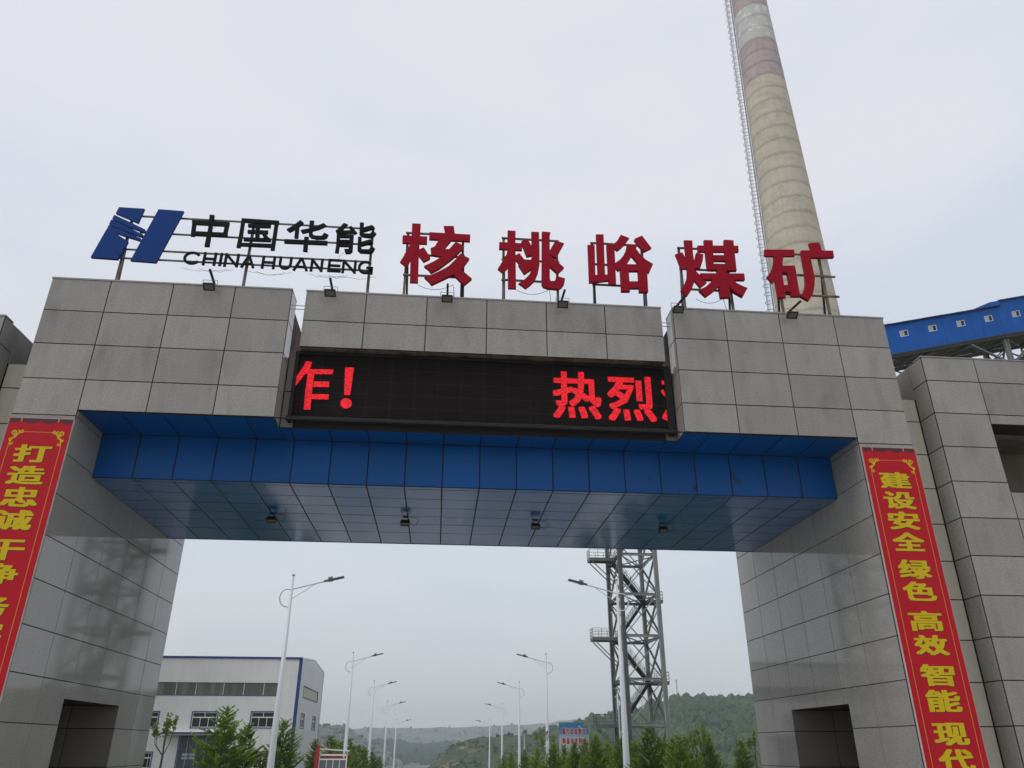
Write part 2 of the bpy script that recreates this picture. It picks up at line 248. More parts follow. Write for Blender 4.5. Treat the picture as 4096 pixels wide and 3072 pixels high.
class MB:
    """collects shapes given in world coordinates; build() makes ONE mesh object"""
    def __init__(s):
        s.v = []; s.f = []
    def add(s, vs, fs):
        n = len(s.v)
        s.v += [tuple(x) for x in vs]
        s.f += [tuple(i + n for i in f) for f in fs]
    def box(s, x0, x1, y0, y1, z0, z1):
        s.add([(x0, y0, z0), (x1, y0, z0), (x1, y1, z0), (x0, y1, z0), (x0, y0, z1), (x1, y0, z1), (x1, y1, z1), (x0, y1, z1)],
              [(0, 3, 2, 1), (4, 5, 6, 7), (0, 1, 5, 4), (1, 2, 6, 5), (2, 3, 7, 6), (3, 0, 4, 7)])
        return s
    def hexa(s, P):          # 8 corner points, bottom ring then top ring
        s.add(P, [(0, 3, 2, 1), (4, 5, 6, 7), (0, 1, 5, 4), (1, 2, 6, 5), (2, 3, 7, 6), (3, 0, 4, 7)])
        return s
    def beam(s, a, b, w, h, up=(0, 0, 1)):
        a, b = Vector(a), Vector(b)
        d = (b - a).normalized()
        up = Vector(up)
        if abs(d.dot(up)) > 0.98: up = Vector((0, 1, 0))
        r = d.cross(up).normalized(); u = r.cross(d)
        P = []
        for c in (a, b):
            P += [c - r * w / 2 - u * h / 2, c + r * w / 2 - u * h / 2, c + r * w / 2 + u * h / 2, c - r * w / 2 + u * h / 2]
        s.add(P, [(0, 3, 2, 1), (4, 5, 6, 7), (0, 1, 5, 4), (1, 2, 6, 5), (2, 3, 7, 6), (3, 0, 4, 7)])
        return s
    def ibeam(s, a, b, w, h, t, up=(0, 0, 1)):
        a, b = Vector(a), Vector(b)
        d = (b - a).normalized(); up = Vector(up)
        if abs(d.dot(up)) > 0.98: up = Vector((0, 1, 0))
        r = d.cross(up).normalized(); u = r.cross(d)
        o = u * (h / 2 - t / 2)
        s.beam(a + o, b + o, w, t, u); s.beam(a - o, b - o, w, t, u); s.beam(a, b, t, h - 2 * t, u)
        return s
    def tube(s, pts, r, n=8, cap=True):
        pts = [Vector(p) for p in pts]
        rr = r if isinstance(r, (list, tuple)) else [r] * len(pts)
        base = len(s.v)
        ref = None
        for i, p in enumerate(pts):
            d = (pts[min(i + 1, len(pts) - 1)] - pts[max(i - 1, 0)]).normalized()
            if ref is None:
                ref = Vector((0, 1, 0)) if abs(d.y) < 0.9 else Vector((1, 0, 0))
            x = d.cross(ref).normalized(); y = d.cross(x).normalized(); ref = -y if False else x.cross(d) * 1.0
            for k in range(n):
                a = 2 * pi * k / n
                s.v.append(tuple(p + (x * cos(a) + y * sin(a)) * rr[i]))
        for i in range(len(pts) - 1):
            for k in range(n):
                k2 = (k + 1) % n
                s.f.append((base + i * n + k, base + i * n + k2, base + (i + 1) * n + k2, base + (i + 1) * n + k))
        if cap:
            s.f.append(tuple(base + k for k in range(n)))
            s.f.append(tuple(base + (len(pts) - 1) * n + k for k in range(n)))
        return s
    def lathe(s, c, prof, n=24, cap=True):     # prof: (radius, z)
        base = len(s.v)
        for r, z in prof:
            for k in range(n):
                a = 2 * pi * k / n
                s.v.append((c[0] + r * cos(a), c[1] + r * sin(a), c[2] + z))
        for i in range(len(prof) - 1):
            for k in range(n):
                k2 = (k + 1) % n
                s.f.append((base + i * n + k, base + i * n + k2, base + (i + 1) * n + k2, base + (i + 1) * n + k))
        if cap:
            s.f.append(tuple(base + k for k in range(n - 1, -1, -1)))
            s.f.append(tuple(base + (len(prof) - 1) * n + k for k in range(n)))
        return s
    def prism(s, poly, y0, y1, back=True):     # outline in x,z; front at y0 (towards the viewer), back at y1
        a = sum(poly[i][0] * poly[(i + 1) % len(poly)][1] - poly[(i + 1) % len(poly)][0] * poly[i][1] for i in range(len(poly)))
        if a < 0: poly = poly[::-1]
        n = len(poly); b = len(s.v)
        s.v += [(x, y0, z) for x, z in poly] + [(x, y1, z) for x, z in poly]
        s.f.append(tuple(range(b, b + n)))
        if back: s.f.append(tuple(range(b + 2 * n - 1, b + n - 1, -1)))
        for i in range(n):
            j = (i + 1) % n
            s.f.append((b + i, b + n + i, b + n + j, b + j))
        return s
    def flat(s, poly, y):
        a = sum(poly[i][0] * poly[(i + 1) % len(poly)][1] - poly[(i + 1) % len(poly)][0] * poly[i][1] for i in range(len(poly)))
        if a < 0: poly = poly[::-1]
        b = len(s.v)
        s.v += [(x, y, z) for x, z in poly]; s.f.append(tuple(range(b, b + len(poly))))
        return s
    def build(s, name, mat, parent=None, smooth=False, bevel=0.0):
        me = bpy.data.meshes.new(name)
        o = wloc(parent) if parent is not None else Vector((0, 0, 0))
        me.from_pydata([(x - o.x, y - o.y, z - o.z) for x, y, z in s.v], [], s.f)
        if isinstance(mat, (list, tuple)):
            for m in mat: me.materials.append(m)
        else:
            me.materials.append(mat)
        if bevel or any(len(f) > 4 for f in s.f):
            bm = bmesh.new(); bm.from_mesh(me)
            if bevel:
                bmesh.ops.remove_doubles(bm, verts=bm.verts, dist=0.0001)
                bmesh.ops.bevel(bm, geom=bm.edges[:], offset=bevel, segments=2, affect='EDGES', profile=0.5)
            big = [f for f in bm.faces if len(f.verts) > 4]
            if big: bmesh.ops.triangulate(bm, faces=big)
            bm.to_mesh(me); bm.free()
        if smooth:
            for p in me.polygons: p.use_smooth = True
        me.update()
        return link(name, me, parent)

_pc = {}
def slab_mesh(w, h, t, c, mat):
    key = (round(w, 3), round(h, 3), t, c, mat.name)
    if key not in _pc:
        V = [(0, c, 0), (w, c, 0), (w, c, h), (0, c, h), (c, 0, c), (w - c, 0, c), (w - c, 0, h - c), (c, 0, h - c),
             (0, t, 0), (w, t, 0), (w, t, h), (0, t, h)]
        F = [(4, 5, 6, 7), (0, 1, 5, 4), (1, 2, 6, 5), (2, 3, 7, 6), (3, 0, 4, 7),
             (8, 9, 1, 0), (9, 10, 2, 1), (10, 11, 3, 2), (11, 8, 0, 3), (11, 10, 9, 8)]
        me = bpy.data.meshes.new('slab'); me.from_pydata(V, [], F); me.materials.append(mat); me.update()
        _pc[key] = me
    return _pc[key]

def slab(name, parent, origin, u, v, w, h, mat, t=0.025, c=0.003, proud=0.0015, tilt=0.0):
    u, v = Vector(u), Vector(v)
    n = v.cross(u)                                   # local +Y, into the wall
    o = link(name, slab_mesh(w, h, t, c, mat), parent)
    M3 = Matrix((u, n, v)).transposed()
    if tilt:      # thin sheet panels never hang perfectly level
        M3 = M3 @ Matrix.Rotation(random.gauss(0, tilt), 3, 'X') @ Matrix.Rotation(random.gauss(0, tilt), 3, 'Z')
    o.rotation_euler = M3.to_euler()
    o.location = Vector(origin) - wloc(parent) - n * random.uniform(0, proud)
    return o

def grid(name, parent, plane, us, vs, mat, gap=0.020, skip=None, **kw):
    """plane: function (a, b) -> (origin, u, v); us/vs: joint positions"""
    for i in range(len(us) - 1):
        for j in range(len(vs) - 1):
            if skip and skip(us[i], us[i + 1], vs[j], vs[j + 1]): continue
            O, u, v = plane(us[i], us[i + 1], vs[j], vs[j + 1], gap / 2)
            slab(name, parent, O, u, v, us[i + 1] - us[i] - gap, vs[j + 1] - vs[j] - gap, mat, **kw)

def P_front(y):      # facing the viewer
    return lambda a0, a1, b0, b1, g: ((a0 + g, y, b0 + g), (1, 0, 0), (0, 0, 1))
def P_right(x):      # facing +x, a runs along y
    return lambda a0, a1, b0, b1, g: ((x, a0 + g, b0 + g), (0, 1, 0), (0, 0, 1))
def P_left(x):       # facing -x
    return lambda a0, a1, b0, b1, g: ((x, a1 - g, b0 + g), (0, -1, 0), (0, 0, 1))
def P_down(z):       # facing down; a = x, b = y
    return lambda a0, a1, b0, b1, g: ((a0 + g, b1 - g, z), (1, 0, 0), (0, -1, 0))

_gl = {}
def glyph(ch):
    if ch not in _gl:
        c = bpy.data.curves.new('glyph', 'FONT'); c.body = ch; c.size = 1; c.resolution_u = 2
        o = bpy.data.objects.new('glyph', c); COL.objects.link(o)
        bpy.context.view_layer.update()
        dg = bpy.context.evaluated_depsgraph_get()
        me = bpy.data.meshes.new_from_object(o.evaluated_get(dg))
        vs = [(v.co.x, v.co.y) for v in me.vertices]; fs = [tuple(p.vertices) for p in me.polygons]
        bpy.data.objects.remove(o); bpy.data.meshes.remove(me); bpy.data.curves.remove(c)
        xs = [a for a, b in vs]; ys = [b for a, b in vs]
        _gl[ch] = ([((a - min(xs)) / (max(xs) - min(xs)), (b - min(ys)) / (max(ys) - min(ys))) for a, b in vs], fs)
    return _gl[ch]

def bold_char(mb, ch, x0, x1, z0, z1, y, bx, bz, nx=3, nz=2, dy=0.0003):
    """solid printed character filling the box, thickened by bx / bz metres"""
    vs, fs = glyph(ch)
    k = 0
    for i in range(nx):
        for j in range(nz):
            ox = bx * i / max(1, nx - 1); oz = bz * j / max(1, nz - 1)
            mb.add([(x0 + ox + a * (x1 - x0 - bx), y - k * dy, z0 + oz + b * (z1 - z0 - bz)) for a, b in vs], fs)
            k += 1
    return mb

def interp(tab, x):
    if x <= tab[0][0]: return tab[0][1]
    for (a, p), (b, q) in zip(tab, tab[1:]):
        if x <= b: return p + (q - p) * (x - a) / (b - a)
    return tab[-1][1]

GZ = [(-1e5, 0), (25, 0), (54, -0.5), (77, -1.0), (102, -1.9), (130, -3.3), (200, -6), (300, -9), (480, -12), (1200, -20), (1e5, -20)]
def gz(y): return interp(GZ, y)

# ================================================================== materials
G_FRONT = M('granite_flamed', (0.328, 0.312, 0.287), 0.8, var=0.05, vscale=0.9, rnd=0.10, grain=0.19, gscale=34, streak=0.08, col2=(0.27, 0.257, 0.237), c2scale=1.1, c2lo=0.52, c2hi=0.72, c2stretch=(2.2, 2.2, 0.9), bump=0.25, bscale=60, spec=0.3)
G_POL = M('granite_polished', (0.345, 0.330, 0.300), 0.055, var=0.05, vscale=0.8, rnd=0.05, grain=0.17, gscale=34, streak=0.05, rough_var=0.012, spec=0.55)
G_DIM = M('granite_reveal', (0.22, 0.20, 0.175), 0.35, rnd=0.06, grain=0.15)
CREAM = M('cream_stone', (0.60, 0.56, 0.46), 0.45, var=0.05, rnd=0.05, streak=0.10, grain=0.05)
JOINT = M('dark_joint', (0.018, 0.017, 0.016), 0.9)
CONC = M('bare_concrete', (0.16, 0.125, 0.095), 0.95, var=0.25, vscale=2.5, col2=(0.06, 0.05, 0.042), c2scale=2.2, bump=0.4)
ACP = M('blue_panel_paint', (0.004, 0.084, 0.30), 0.38, rnd=0.06, var=0.10, vscale=0.5, spec=0.22)
ACPS = M('blue_soffit_paint', (0.003, 0.118, 0.36), 0.20, rnd=0.05, coat=0.65, spec=0.3)
ACPV = M('blue_panel_paint_weathered', (0.004, 0.084, 0.30), 0.38, rnd=0.06, var=0.10, vscale=0.5, spec=0.22, col2=(0.01, 0.04, 0.10), c2scale=2.2, c2lo=0.62, c2hi=0.72)
FRAME_BLK = M('black_frame', (0.016, 0.015, 0.014), 0.6, spec=0.25, var=0.2, vscale=6, bump=0.3, bscale=30)
SCREEN = M('led_screen_face', (0.0095, 0.0065, 0.0060), 0.75, var=0.25, vscale=3, grain=0.15, gscale=60, spec=0.15)
LED = M('lit_red_diodes', (1.0, 0.004, 0.016), 0.6, emit=0.85)
_t = LED.node_tree                     # single diodes differ a little in brightness
_g = _t.nodes.new('ShaderNodeNewGeometry'); _n = _t.nodes.new('ShaderNodeTexNoise'); _n.inputs['Scale'].default_value = 26; _n.inputs['Detail'].default_value = 3
_q = _t.nodes.new('ShaderNodeMapRange'); _q.inputs[1].default_value = 0.35; _q.inputs[2].default_value = 0.65; _q.inputs[3].default_value = 0.42; _q.inputs[4].default_value = 1.0
_t.links.new(_g.outputs['Position'], _n.inputs['Vector']); _t.links.new(_n.outputs['Fac'], _q.inputs[0]); _t.links.new(_q.outputs[0], _t.nodes['Principled BSDF'].inputs['Emission Strength'])
_t.nodes['Principled BSDF'].inputs['Base Color'].default_value = (0.05, 0.002, 0.004, 1)
STEEL_D = M('dark_steel', (0.018, 0.017, 0.016), 0.55, var=0.2, spec=0.3)
RUST = M('rusty_tube', (0.20, 0.145, 0.10), 0.75, metal=0.2, var=0.3, vscale=5, col2=(0.09, 0.05, 0.03), c2scale=4)
TUBE = M('weathered_tube', (0.15, 0.13, 0.12), 0.6, metal=0.4, var=0.25, vscale=4, col2=(0.08, 0.05, 0.04), c2scale=3)
RED_SIGN = M('red_sign_paint', (0.35, 0.009, 0.024), 0.65, var=0.07, vscale=1.5, dots=0.55, spec=0.08)
NAVY_SIGN = M('blue_sign_paint', (0.004, 0.040, 0.19), 0.6, var=0.06, vscale=2, dots=1.5, spec=0.12)
BLACK_SIGN = M('black_sign_paint', (0.0045, 0.0045, 0.006), 0.6, var=0.1, dots=2.6, spec=0.1)
GALV = M('galvanised_steel', (0.30, 0.31, 0.31), 0.5, metal=0.5, var=0.12, vscale=3)
WHITE_P = M('white_pole_paint', (0.62, 0.64, 0.66), 0.35, coat=0.3)
GLASS_D = M('dark_glass', (0.015, 0.016, 0.016), 0.12, spec=0.35)
LENS = M('lamp_glass', (0.12, 0.115, 0.09), 0.2)

# ================================================================== ground
def sheet(name, x0, x1, ys, dz, mat, nx=1):
    mb = MB()
    xs = [x0 + (x1 - x0) * i / nx for i in range(nx + 1)]
    n = nx + 1
    mb.v = [(x, y, gz(y) + dz) for y in ys for x in xs]
    mb.f = [(j * n + i, j * n + i + 1, (j + 1) * n + i + 1, (j + 1) * n + i) for j in range(len(ys) - 1) for i in range(nx)]
    return tag(mb.build(name, mat), kind='structure')
SOIL = M('dry_ground', (0.17, 0.15, 0.105), 0.95, var=0.2, vscale=0.3, col2=(0.06, 0.09, 0.035), c2scale=0.12, c2lo=0.42, c2hi=0.55)
CONCR = M('paving_concrete', (0.42, 0.395, 0.355), 0.85, var=0.12, vscale=0.25, col2=(0.22, 0.21, 0.20), c2scale=0.35, grain=0.06)
ASPH = M('road_concrete', (0.30, 0.285, 0.27), 0.9, var=0.12, vscale=0.3, grain=0.1, col2=(0.19, 0.185, 0.19), c2scale=0.12, c2lo=0.48, c2hi=0.53)
GRASS = M('verge_grass', (0.022, 0.036, 0.014), 0.95, var=0.3, vscale=2)
KERB = M('kerb_stone', (0.38, 0.37, 0.35), 0.8)
PAINT = M('road_paint', (0.75, 0.75, 0.72), 0.7)
YS = [-480, 0, 25, 54, 77, 102, 130, 200, 300, 480, 800, 1200, 2000, 2850]
sheet('ground', -1150, 2350, YS, 0.0, SOIL)
sheet('forecourt', -60, 80, [-200, 12], 0.004, CONCR)
sheet('road', 1.6, 14.4, [12, 25, 54, 77, 102, 130, 200, 300], 0.006, ASPH)
for nm, a, b in (('pavement', -1.4, 1.3), ('pavement', 14.7, 17.4)):
    sheet(nm, a, b, [12.3, 25, 54, 77, 102, 130, 200, 300], 0.13, CONCR)
for xa in (1.3, 14.4):
    mb = MB()
    for ya, yb in zip([12.3, 25, 54, 77, 102, 130, 200], [25, 54, 77, 102, 130, 200, 300]):
        mb.hexa([(xa, ya, gz(ya) - .1), (xa + .3, ya, gz(ya) - .1), (xa + .3, yb, gz(yb) - .1), (xa, yb, gz(yb) - .1),
                 (xa, ya, gz(ya) + .15), (xa + .3, ya, gz(ya) + .15), (xa + .3, yb, gz(yb) + .15), (xa, yb, gz(yb) + .15)])
    tag(mb.build('kerb', KERB), kind='structure')
mb = MB()
y = 14
while y < 290:
    mb.add([(7.93, y, gz(y) + .011), (8.07, y, gz(y) + .011), (8.07, y + 4, gz(y + 4) + .011), (7.93, y + 4, gz(y + 4) + .011)], [(0, 1, 2, 3)])
    y += 10
tag(mb.build('lane_marking', PAINT), kind='structure')
for a, b in ((-9, -1.4), (17.4, 26.9)):
    sheet('verge', a, b, [12.3, 25, 54, 77, 102, 130], 0.05, GRASS)

# ================================================================== hills
def hill(name, pts, mat, front, base, step, bump, bscale, lumps=0.0, lscale=5.0, back=120.0, terr=0.0):
    P = [Vector(p) for p in pts]
    P = [P[0] + (P[0] - P[1]).normalized() * step * 2 + Vector((0, 0, -6))] + P
    dense = []
    for a, b in zip(P, P[1:]):
        n = max(1, int((b - a).length / step))
        dense += [a.lerp(b, i / n) for i in range(n)]
    dense.append(P[-1])
    rows = max(3, int(front / step))
    mb = MB(); W = len(dense)
    tot = rows + 4
    for j in range(-3, rows + 1):
        for p in dense:
            d = (Vector((CAM.x, CAM.y, 0)) - Vector((p.x, p.y, 0))).normalized()
            if j < 0:
                q = p - d * (-j * back / 3); z = p.z - 4 * j * j * 0.5
            else:
                t = j / rows
                q = p + d * (t * front)
                s = t ** 0.85
                z = p.z + (base - p.z) * s
                nz = noise.fractal(Vector((q.x / bscale, q.y / bscale, 3.1)), 0.9, 2.0, 5)
                z += nz * bump * min(1, t * 5) * (1.15 - t)
                if terr:
                    z = z * (1 - 0.7) + 0.7 * round(z / terr) * terr if t > 0.04 else z
            if lumps:
                c = noise.voronoi(Vector((q.x / lscale, q.y / lscale, 0.0)))[0][0]
                m = noise.noise(Vector((q.x / 40, q.y / 40, 7.0)))
                z += lumps * (1 - min(1, c * 1.25)) * max(0.15, min(1, 0.7 + m * 1.6))
            mb.v.append((q.x, q.y, z))
    mb.f = [(j * W + i, j * W + i + 1, (j + 1) * W + i + 1, (j + 1) * W + i) for j in range(tot - 1) for i in range(W - 1)]
    return tag(mb.build(name, mat, smooth=lumps == 0), kind='structure')
H = D['hills']
HF = M('far_hillside', (0.075, 0.085, 0.055), 0.95, var=0.35, vscale=0.012, col2=(0.13, 0.115, 0.08), c2scale=0.006, c2stretch=(1, 1, 9))
HM = M('terraced_hillside', (0.075, 0.075, 0.05), 0.95, var=0.3, vscale=0.03, col2=(0.17, 0.135, 0.095), c2scale=0.012, c2stretch=(1, 1, 12))
HN = M('scrub_hillside', (0.046, 0.064, 0.026), 0.95, var=0.45, vscale=0.10, col2=(0.20, 0.145, 0.095), c2scale=0.035, c2lo=0.56, c2hi=0.64, c2stretch=(1, 1, 2.5), grain=0.3, gscale=0.5)
HW = M('wooded_hillside', (0.022, 0.040, 0.015), 0.95, var=0.5, vscale=0.06, col2=(0.075, 0.115, 0.035), c2scale=0.03, c2lo=0.5, c2hi=0.6, grain=0.5, gscale=0.22)
hill('far_hills', H['far'], HF, 700, -25, 14, 22, 160, 5.0, 30)
hill('left_hills', H['leftmid'], HM, 420, -22, 8, 16, 90, 2.5, 14, terr=6)
hill('valley_woods', H['low'], HW, 500, -25, 9, 8, 90, 8.0, 22)
hill('right_hill', H['near'], HN, 190, -16, 1.6, 6, 30, 2.6, 5.0)
hill('wooded_hill', H['wood'], HW, 330, -16, 2.4, 9, 60, 2.0, 7.5)

# tree cover of the hills: low leafy clumps scattered over the slopes
def clumps(name, host, mat, n, rmin, rmax, seed, zmin=-60, tall=1.2, cluster=0.0):
    rs = random.Random(seed)
    me = host.data; pts = []
    nv = len(me.vertices)
    t = (1 + 5 ** .5) / 2
    ico = [Vector(v).normalized() for v in ((-1, t, 0), (1, t, 0), (-1, -t, 0), (1, -t, 0), (0, -1, t), (0, 1, t), (0, -1, -t), (0, 1, -t), (t, 0, -1), (t, 0, 1), (-t, 0, -1), (-t, 0, 1))]
    fc = [(0, 11, 5), (0, 5, 1), (0, 1, 7), (0, 7, 10), (0, 10, 11), (1, 5, 9), (5, 11, 4), (11, 10, 2), (10, 7, 6), (7, 1, 8), (3, 9, 4), (3, 4, 2), (3, 2, 6), (3, 6, 8), (3, 8, 9), (4, 9, 5), (2, 4, 11), (6, 2, 10), (8, 6, 7), (9, 8, 1)]
    mb = MB(); k = 0; tries = 0
    while k < n and tries < n * 8:
        tries += 1
        c = me.vertices[rs.randrange(nv)].co
        if c.z < zmin: continue
        if cluster and noise.noise(Vector((c.x / 28, c.y / 28, 2.0))) < cluster + rs.uniform(-.12, .12): continue
        r = rs.uniform(rmin, rmax); k += 1
        o = Vector((c.x + rs.uniform(-3, 3), c.y + rs.uniform(-3, 3), c.z + r * .5))
        q = rs.uniform(.8, 1.2) * tall
        for part in range(2):
            rr = r * (1, .7)[part]; oo = o + Vector((rs.uniform(-.6, .6) * r, rs.uniform(-.6, .6) * r, (0, .5)[part] * r))
            vs = []
            for v in ico:
                f = rs.uniform(.72, 1.22) * rr
                vs.append((oo.x + v.x * f, oo.y + v.y * f, oo.z + v.z * f * q))
            mb.add(vs, fc)
    return tag(mb.build(name, mat), kind='stuff')
TC = M('hill_tree_leaves', (0.046, 0.086, 0.030), 0.9, var=0.22, vscale=0.10, col2=(0.066, 0.104, 0.036), c2scale=0.03, c2lo=0.5, c2hi=0.6, spec=0.1)
TCF = M('far_tree_leaves', (0.035, 0.060, 0.028), 0.9, var=0.4, vscale=0.08, spec=0.1)
_h = {o.name: o for o in bpy.data.objects}
clumps('hill_woodland', _h['wooded_hill'], TC, 5200, 1.6, 3.6, 5, tall=1.25)
clumps('hill_scrub', _h['right_hill'], TC, 600, .5, 1.1, 6, tall=1.0, cluster=.06)
clumps('ridge_woodland', _h['wooded_hill'], TC, 260, 2.6, 5.0, 15, zmin=17, tall=1.3)
clumps('valley_woodland', _h['valley_woods'], TCF, 1800, 3.5, 7.5, 7)
clumps('left_hill_scrub', _h['left_hills'], TCF, 500, 1.2, 2.6, 8, cluster=.05)
clumps('far_ridge_trees', _h['far_hills'], TCF, 700, 2.5, 5.0, 9, cluster=.05)

# ================================================================== the gate
XL = [-1.182, 0.0, 1.261, 2.521, 3.698]
XR = [11.922, 13.086, 14.335, 15.6, 16.784]
XM = [3.943, 5.232, 6.538, 7.84, 9.148, 10.452, 11.734]
ZT = [7.388, 8.151, 8.92, 9.681, 10.432]
ZLOW = [0.0, 0.49, 1.257, 2.023, 2.792, 3.558, 4.328, 5.093, 5.859, 6.625, 7.388]
YD = [0.0, 1.269, 2.515, 3.758, 5.022, 6.239, 7.46]
ZB, ZS, YF, YB = 7.506, 6.557, 1.227, 6.207
gate = thing('entrance_gate', 'wide grey granite entrance gate with a blue panelled underside spanning the road', 'gate', (7.8, 0, 0))
# bodies behind the cladding
mb = MB()
for xa, xb in ((-1.176, -0.006), (15.606, 16.778)):
    mb = MB(); mb.box(xa, xb, 0.007, 2.284, 0, 7.53); mb.box(xa, xb, 5.168, 7.45, 0, 7.53); mb.box(xa, xb, 2.284, 5.168, 2.497, 7.53)
    mb.build('pillar_core', JOINT, gate)
mb = MB()
mb.box(-1.176, 3.692, 0.008, 0.50, 7.513, 10.42); mb.box(11.928, 16.778, 0.008, 0.50, 7.513, 10.42)
mb.box(3.95, 11.727, 0.219, 0.25, 9.208, 10.54)
mb.box(-0.004, 15.604, 0.565, 6.19, 7.5110, 9.08); mb.box(-0.004, 15.604, 1.232, 6.19, 6.5605, 7.5115)
mb.box(-1.174, -0.007, 0.52, 7.44, 7.531, 9.6); mb.box(15.607, 16.776, 0.52, 7.44, 7.531, 9.6)
mb.build('beam_core', JOINT, gate)
mb = MB().box(3.975, 11.70, 0.252, 0.54, 9.215, 10.5)
for k in range(9):
    mb.box(4.5 + k * 0.87, 4.62 + k * 0.87, 0.252, 0.5, 9.19, 9.214)
mb.box(4.02, 11.66, 0.50, 0.556, 9.09, 9.214)
mb.build('concrete_ledge', CONC, gate)
MB().box(3.52, 3.699, 0.53, 2.3, 9.10, 10.16).build('parapet_side', CONC, gate)
MB().box(11.921, 12.10, 0.53, 2.3, 9.10, 10.16).build('parapet_side', CONC, gate)
mb = MB()
for z in (10.255, 10.165):
    mb.tube([(3.71, 0.35, z), (3.97, 0.35, z)], 0.009, 6); mb.tube([(11.71, 0.35, z), (11.92, 0.35, z)], 0.009, 6)
mb.build('tie_rod', GALV, gate)
# front cladding
F0 = P_front(0.0)
grid('granite_panel', gate, F0, [-1.182, 0.0], ZT, G_FRONT)
grid('granite_panel', gate, F0, [15.6, 16.784], ZT, G_FRONT)
for xs in ([0.0, 1.261, 2.521, 3.698], [11.922, 13.086, 14.335, 15.6]):
    grid('granite_panel', gate, F0, xs, [7.506] + ZT[1:], G_FRONT)
for xs in ([-1.182, 0.0], [15.6, 16.784]):
    grid('granite_panel', gate, F0, xs, ZLOW, G_FRONT)
grid('granite_panel', gate, P_front(0.211), XM, [9.201, 9.827, 10.549], G_FRONT)
# coping along the top
for xa, xb, y0, y1, z in ((-1.185, 3.70, -0.012, 0.53, 10.432), (11.92, 16.787, -0.012, 0.53, 10.432), (3.941, 11.736, 0.199, 0.54, 10.549)):
    MB().box(xa, xb, y0, y1, z - 0.006, z + 0.028).build('coping', G_FRONT, gate)
# returns of the two end blocks beside the screen
grid('granite_return', gate, P_right(3.698), [0.026, 0.52], [7.506] + ZT[1:], G_POL)
grid('granite_return', gate, P_left(11.922), [0.026, 0.52], [7.506] + ZT[1:], G_POL)
grid('granite_return', gate, P_right(11.734), [0.237, 0.5], [9.201, 9.827, 10.549], G_POL)
grid('granite_return', gate, P_left(3.943), [0.237, 0.5], [9.201, 9.827, 10.549], G_POL)
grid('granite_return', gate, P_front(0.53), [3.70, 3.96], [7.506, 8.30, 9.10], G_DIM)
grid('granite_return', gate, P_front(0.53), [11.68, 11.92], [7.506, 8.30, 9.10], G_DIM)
# inner faces of the pillars, cut round the side passage
DY0, DY1, DZ = 2.29, 5.16, 2.49
for P in (P_right(0.0), P_left(15.6)):
    for i in range(6):
        for j in range(len(ZLOW)):
            a0, a1 = YD[i], YD[i + 1]
            if i == 0: a0 = 0.027
            b0 = ZLOW[j]; b1 = ZLOW[j + 1] if j + 1 < len(ZLOW) else 7.52
            rects = [(a0, a1, b0, b1)]
            if b0 < DZ and a1 > DY0 and a0 < DY1:
                rects = []
                if a0 < DY0: rects.append((a0, DY0 + 0.016, b0, b1))
                if a1 > DY1: rects.append((DY1 - 0.016, a1, b0, b1))
                if b1 > DZ: rects.append((max(a0, DY0 - 0.001), min(a1, DY1 + 0.001), DZ - 0.009, b1))
            for (p, q, r, s) in rects:
                O, u, v = P(p, q, r, s, 0.0075)
                slab('granite_panel', gate, O, u, v, q - p - 0.015, s - r - 0.015, G_POL)
# far reveal of the side passages
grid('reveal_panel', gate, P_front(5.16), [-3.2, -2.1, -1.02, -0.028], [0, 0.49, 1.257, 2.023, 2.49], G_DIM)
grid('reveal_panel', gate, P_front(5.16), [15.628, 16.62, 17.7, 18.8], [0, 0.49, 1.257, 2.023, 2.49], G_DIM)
# blue composite panels: flat strip, upright face, long soffit
XC = [0.78 * k for k in range(21)]
for k in range(20):
    a, b = XC[k], XC[k + 1]
    ya = 0.03 if (b <= 3.7 or a >= 11.92) else 0.58
    if k == 4:
        O, u, v = P_down(ZB)(3.12, 3.69, 0.03, YF, 0.01); slab('blue_panel', gate, O, u, v, 0.55, YF - 0.05, ACP, c=0.002, proud=0.001)
        O, u, v = P_down(ZB)(3.69, 3.9, 0.58, YF, 0.0); slab('blue_panel', gate, O, u, v, 0.2, YF - 0.59, ACP, c=0.001, proud=0)
        continue
    if k == 15:
        O, u, v = P_down(ZB)(11.93, 12.48, 0.03, YF, 0.01); slab('blue_panel', gate, O, u, v, 0.54, YF - 0.05, ACP, c=0.002, proud=0.001)
        O, u, v = P_down(ZB)(11.71, 11.93, 0.58, YF, 0.0); slab('blue_panel', gate, O, u, v, 0.22, YF - 0.59, ACP, c=0.001, proud=0)
        continue
    grid('blue_panel', gate, P_down(ZB), [a, b], [ya, YF], ACP, gap=0.026, c=0.002, proud=0.003)
for k in range(20):
    grid('blue_panel', gate, P_front(YF), [XC[k], XC[k + 1]], [ZS, ZB - 0.002], ACPV if k in (14, 15, 17, 18) else ACP, gap=0.026, c=0.002, proud=0.003, tilt=0.0012)
grid('soffit_panel', gate, P_down(ZS), XC, [1.24, 1.40, 2.10, 2.80, 3.50, 4.22, 5.03, 6.207], ACPS, gap=0.028, c=0.001, proud=0.001, tilt=0.0016)
MB().box(0.01, 15.59, 0.03, 0.05, ZB - 0.012, ZB + 0.01).build('drip_edge', STEEL_D, gate)
MB().box(0.01, 15.59, 6.208, 6.23, ZS - 0.01, 9.1).build('rear_fascia', ACP, gate)

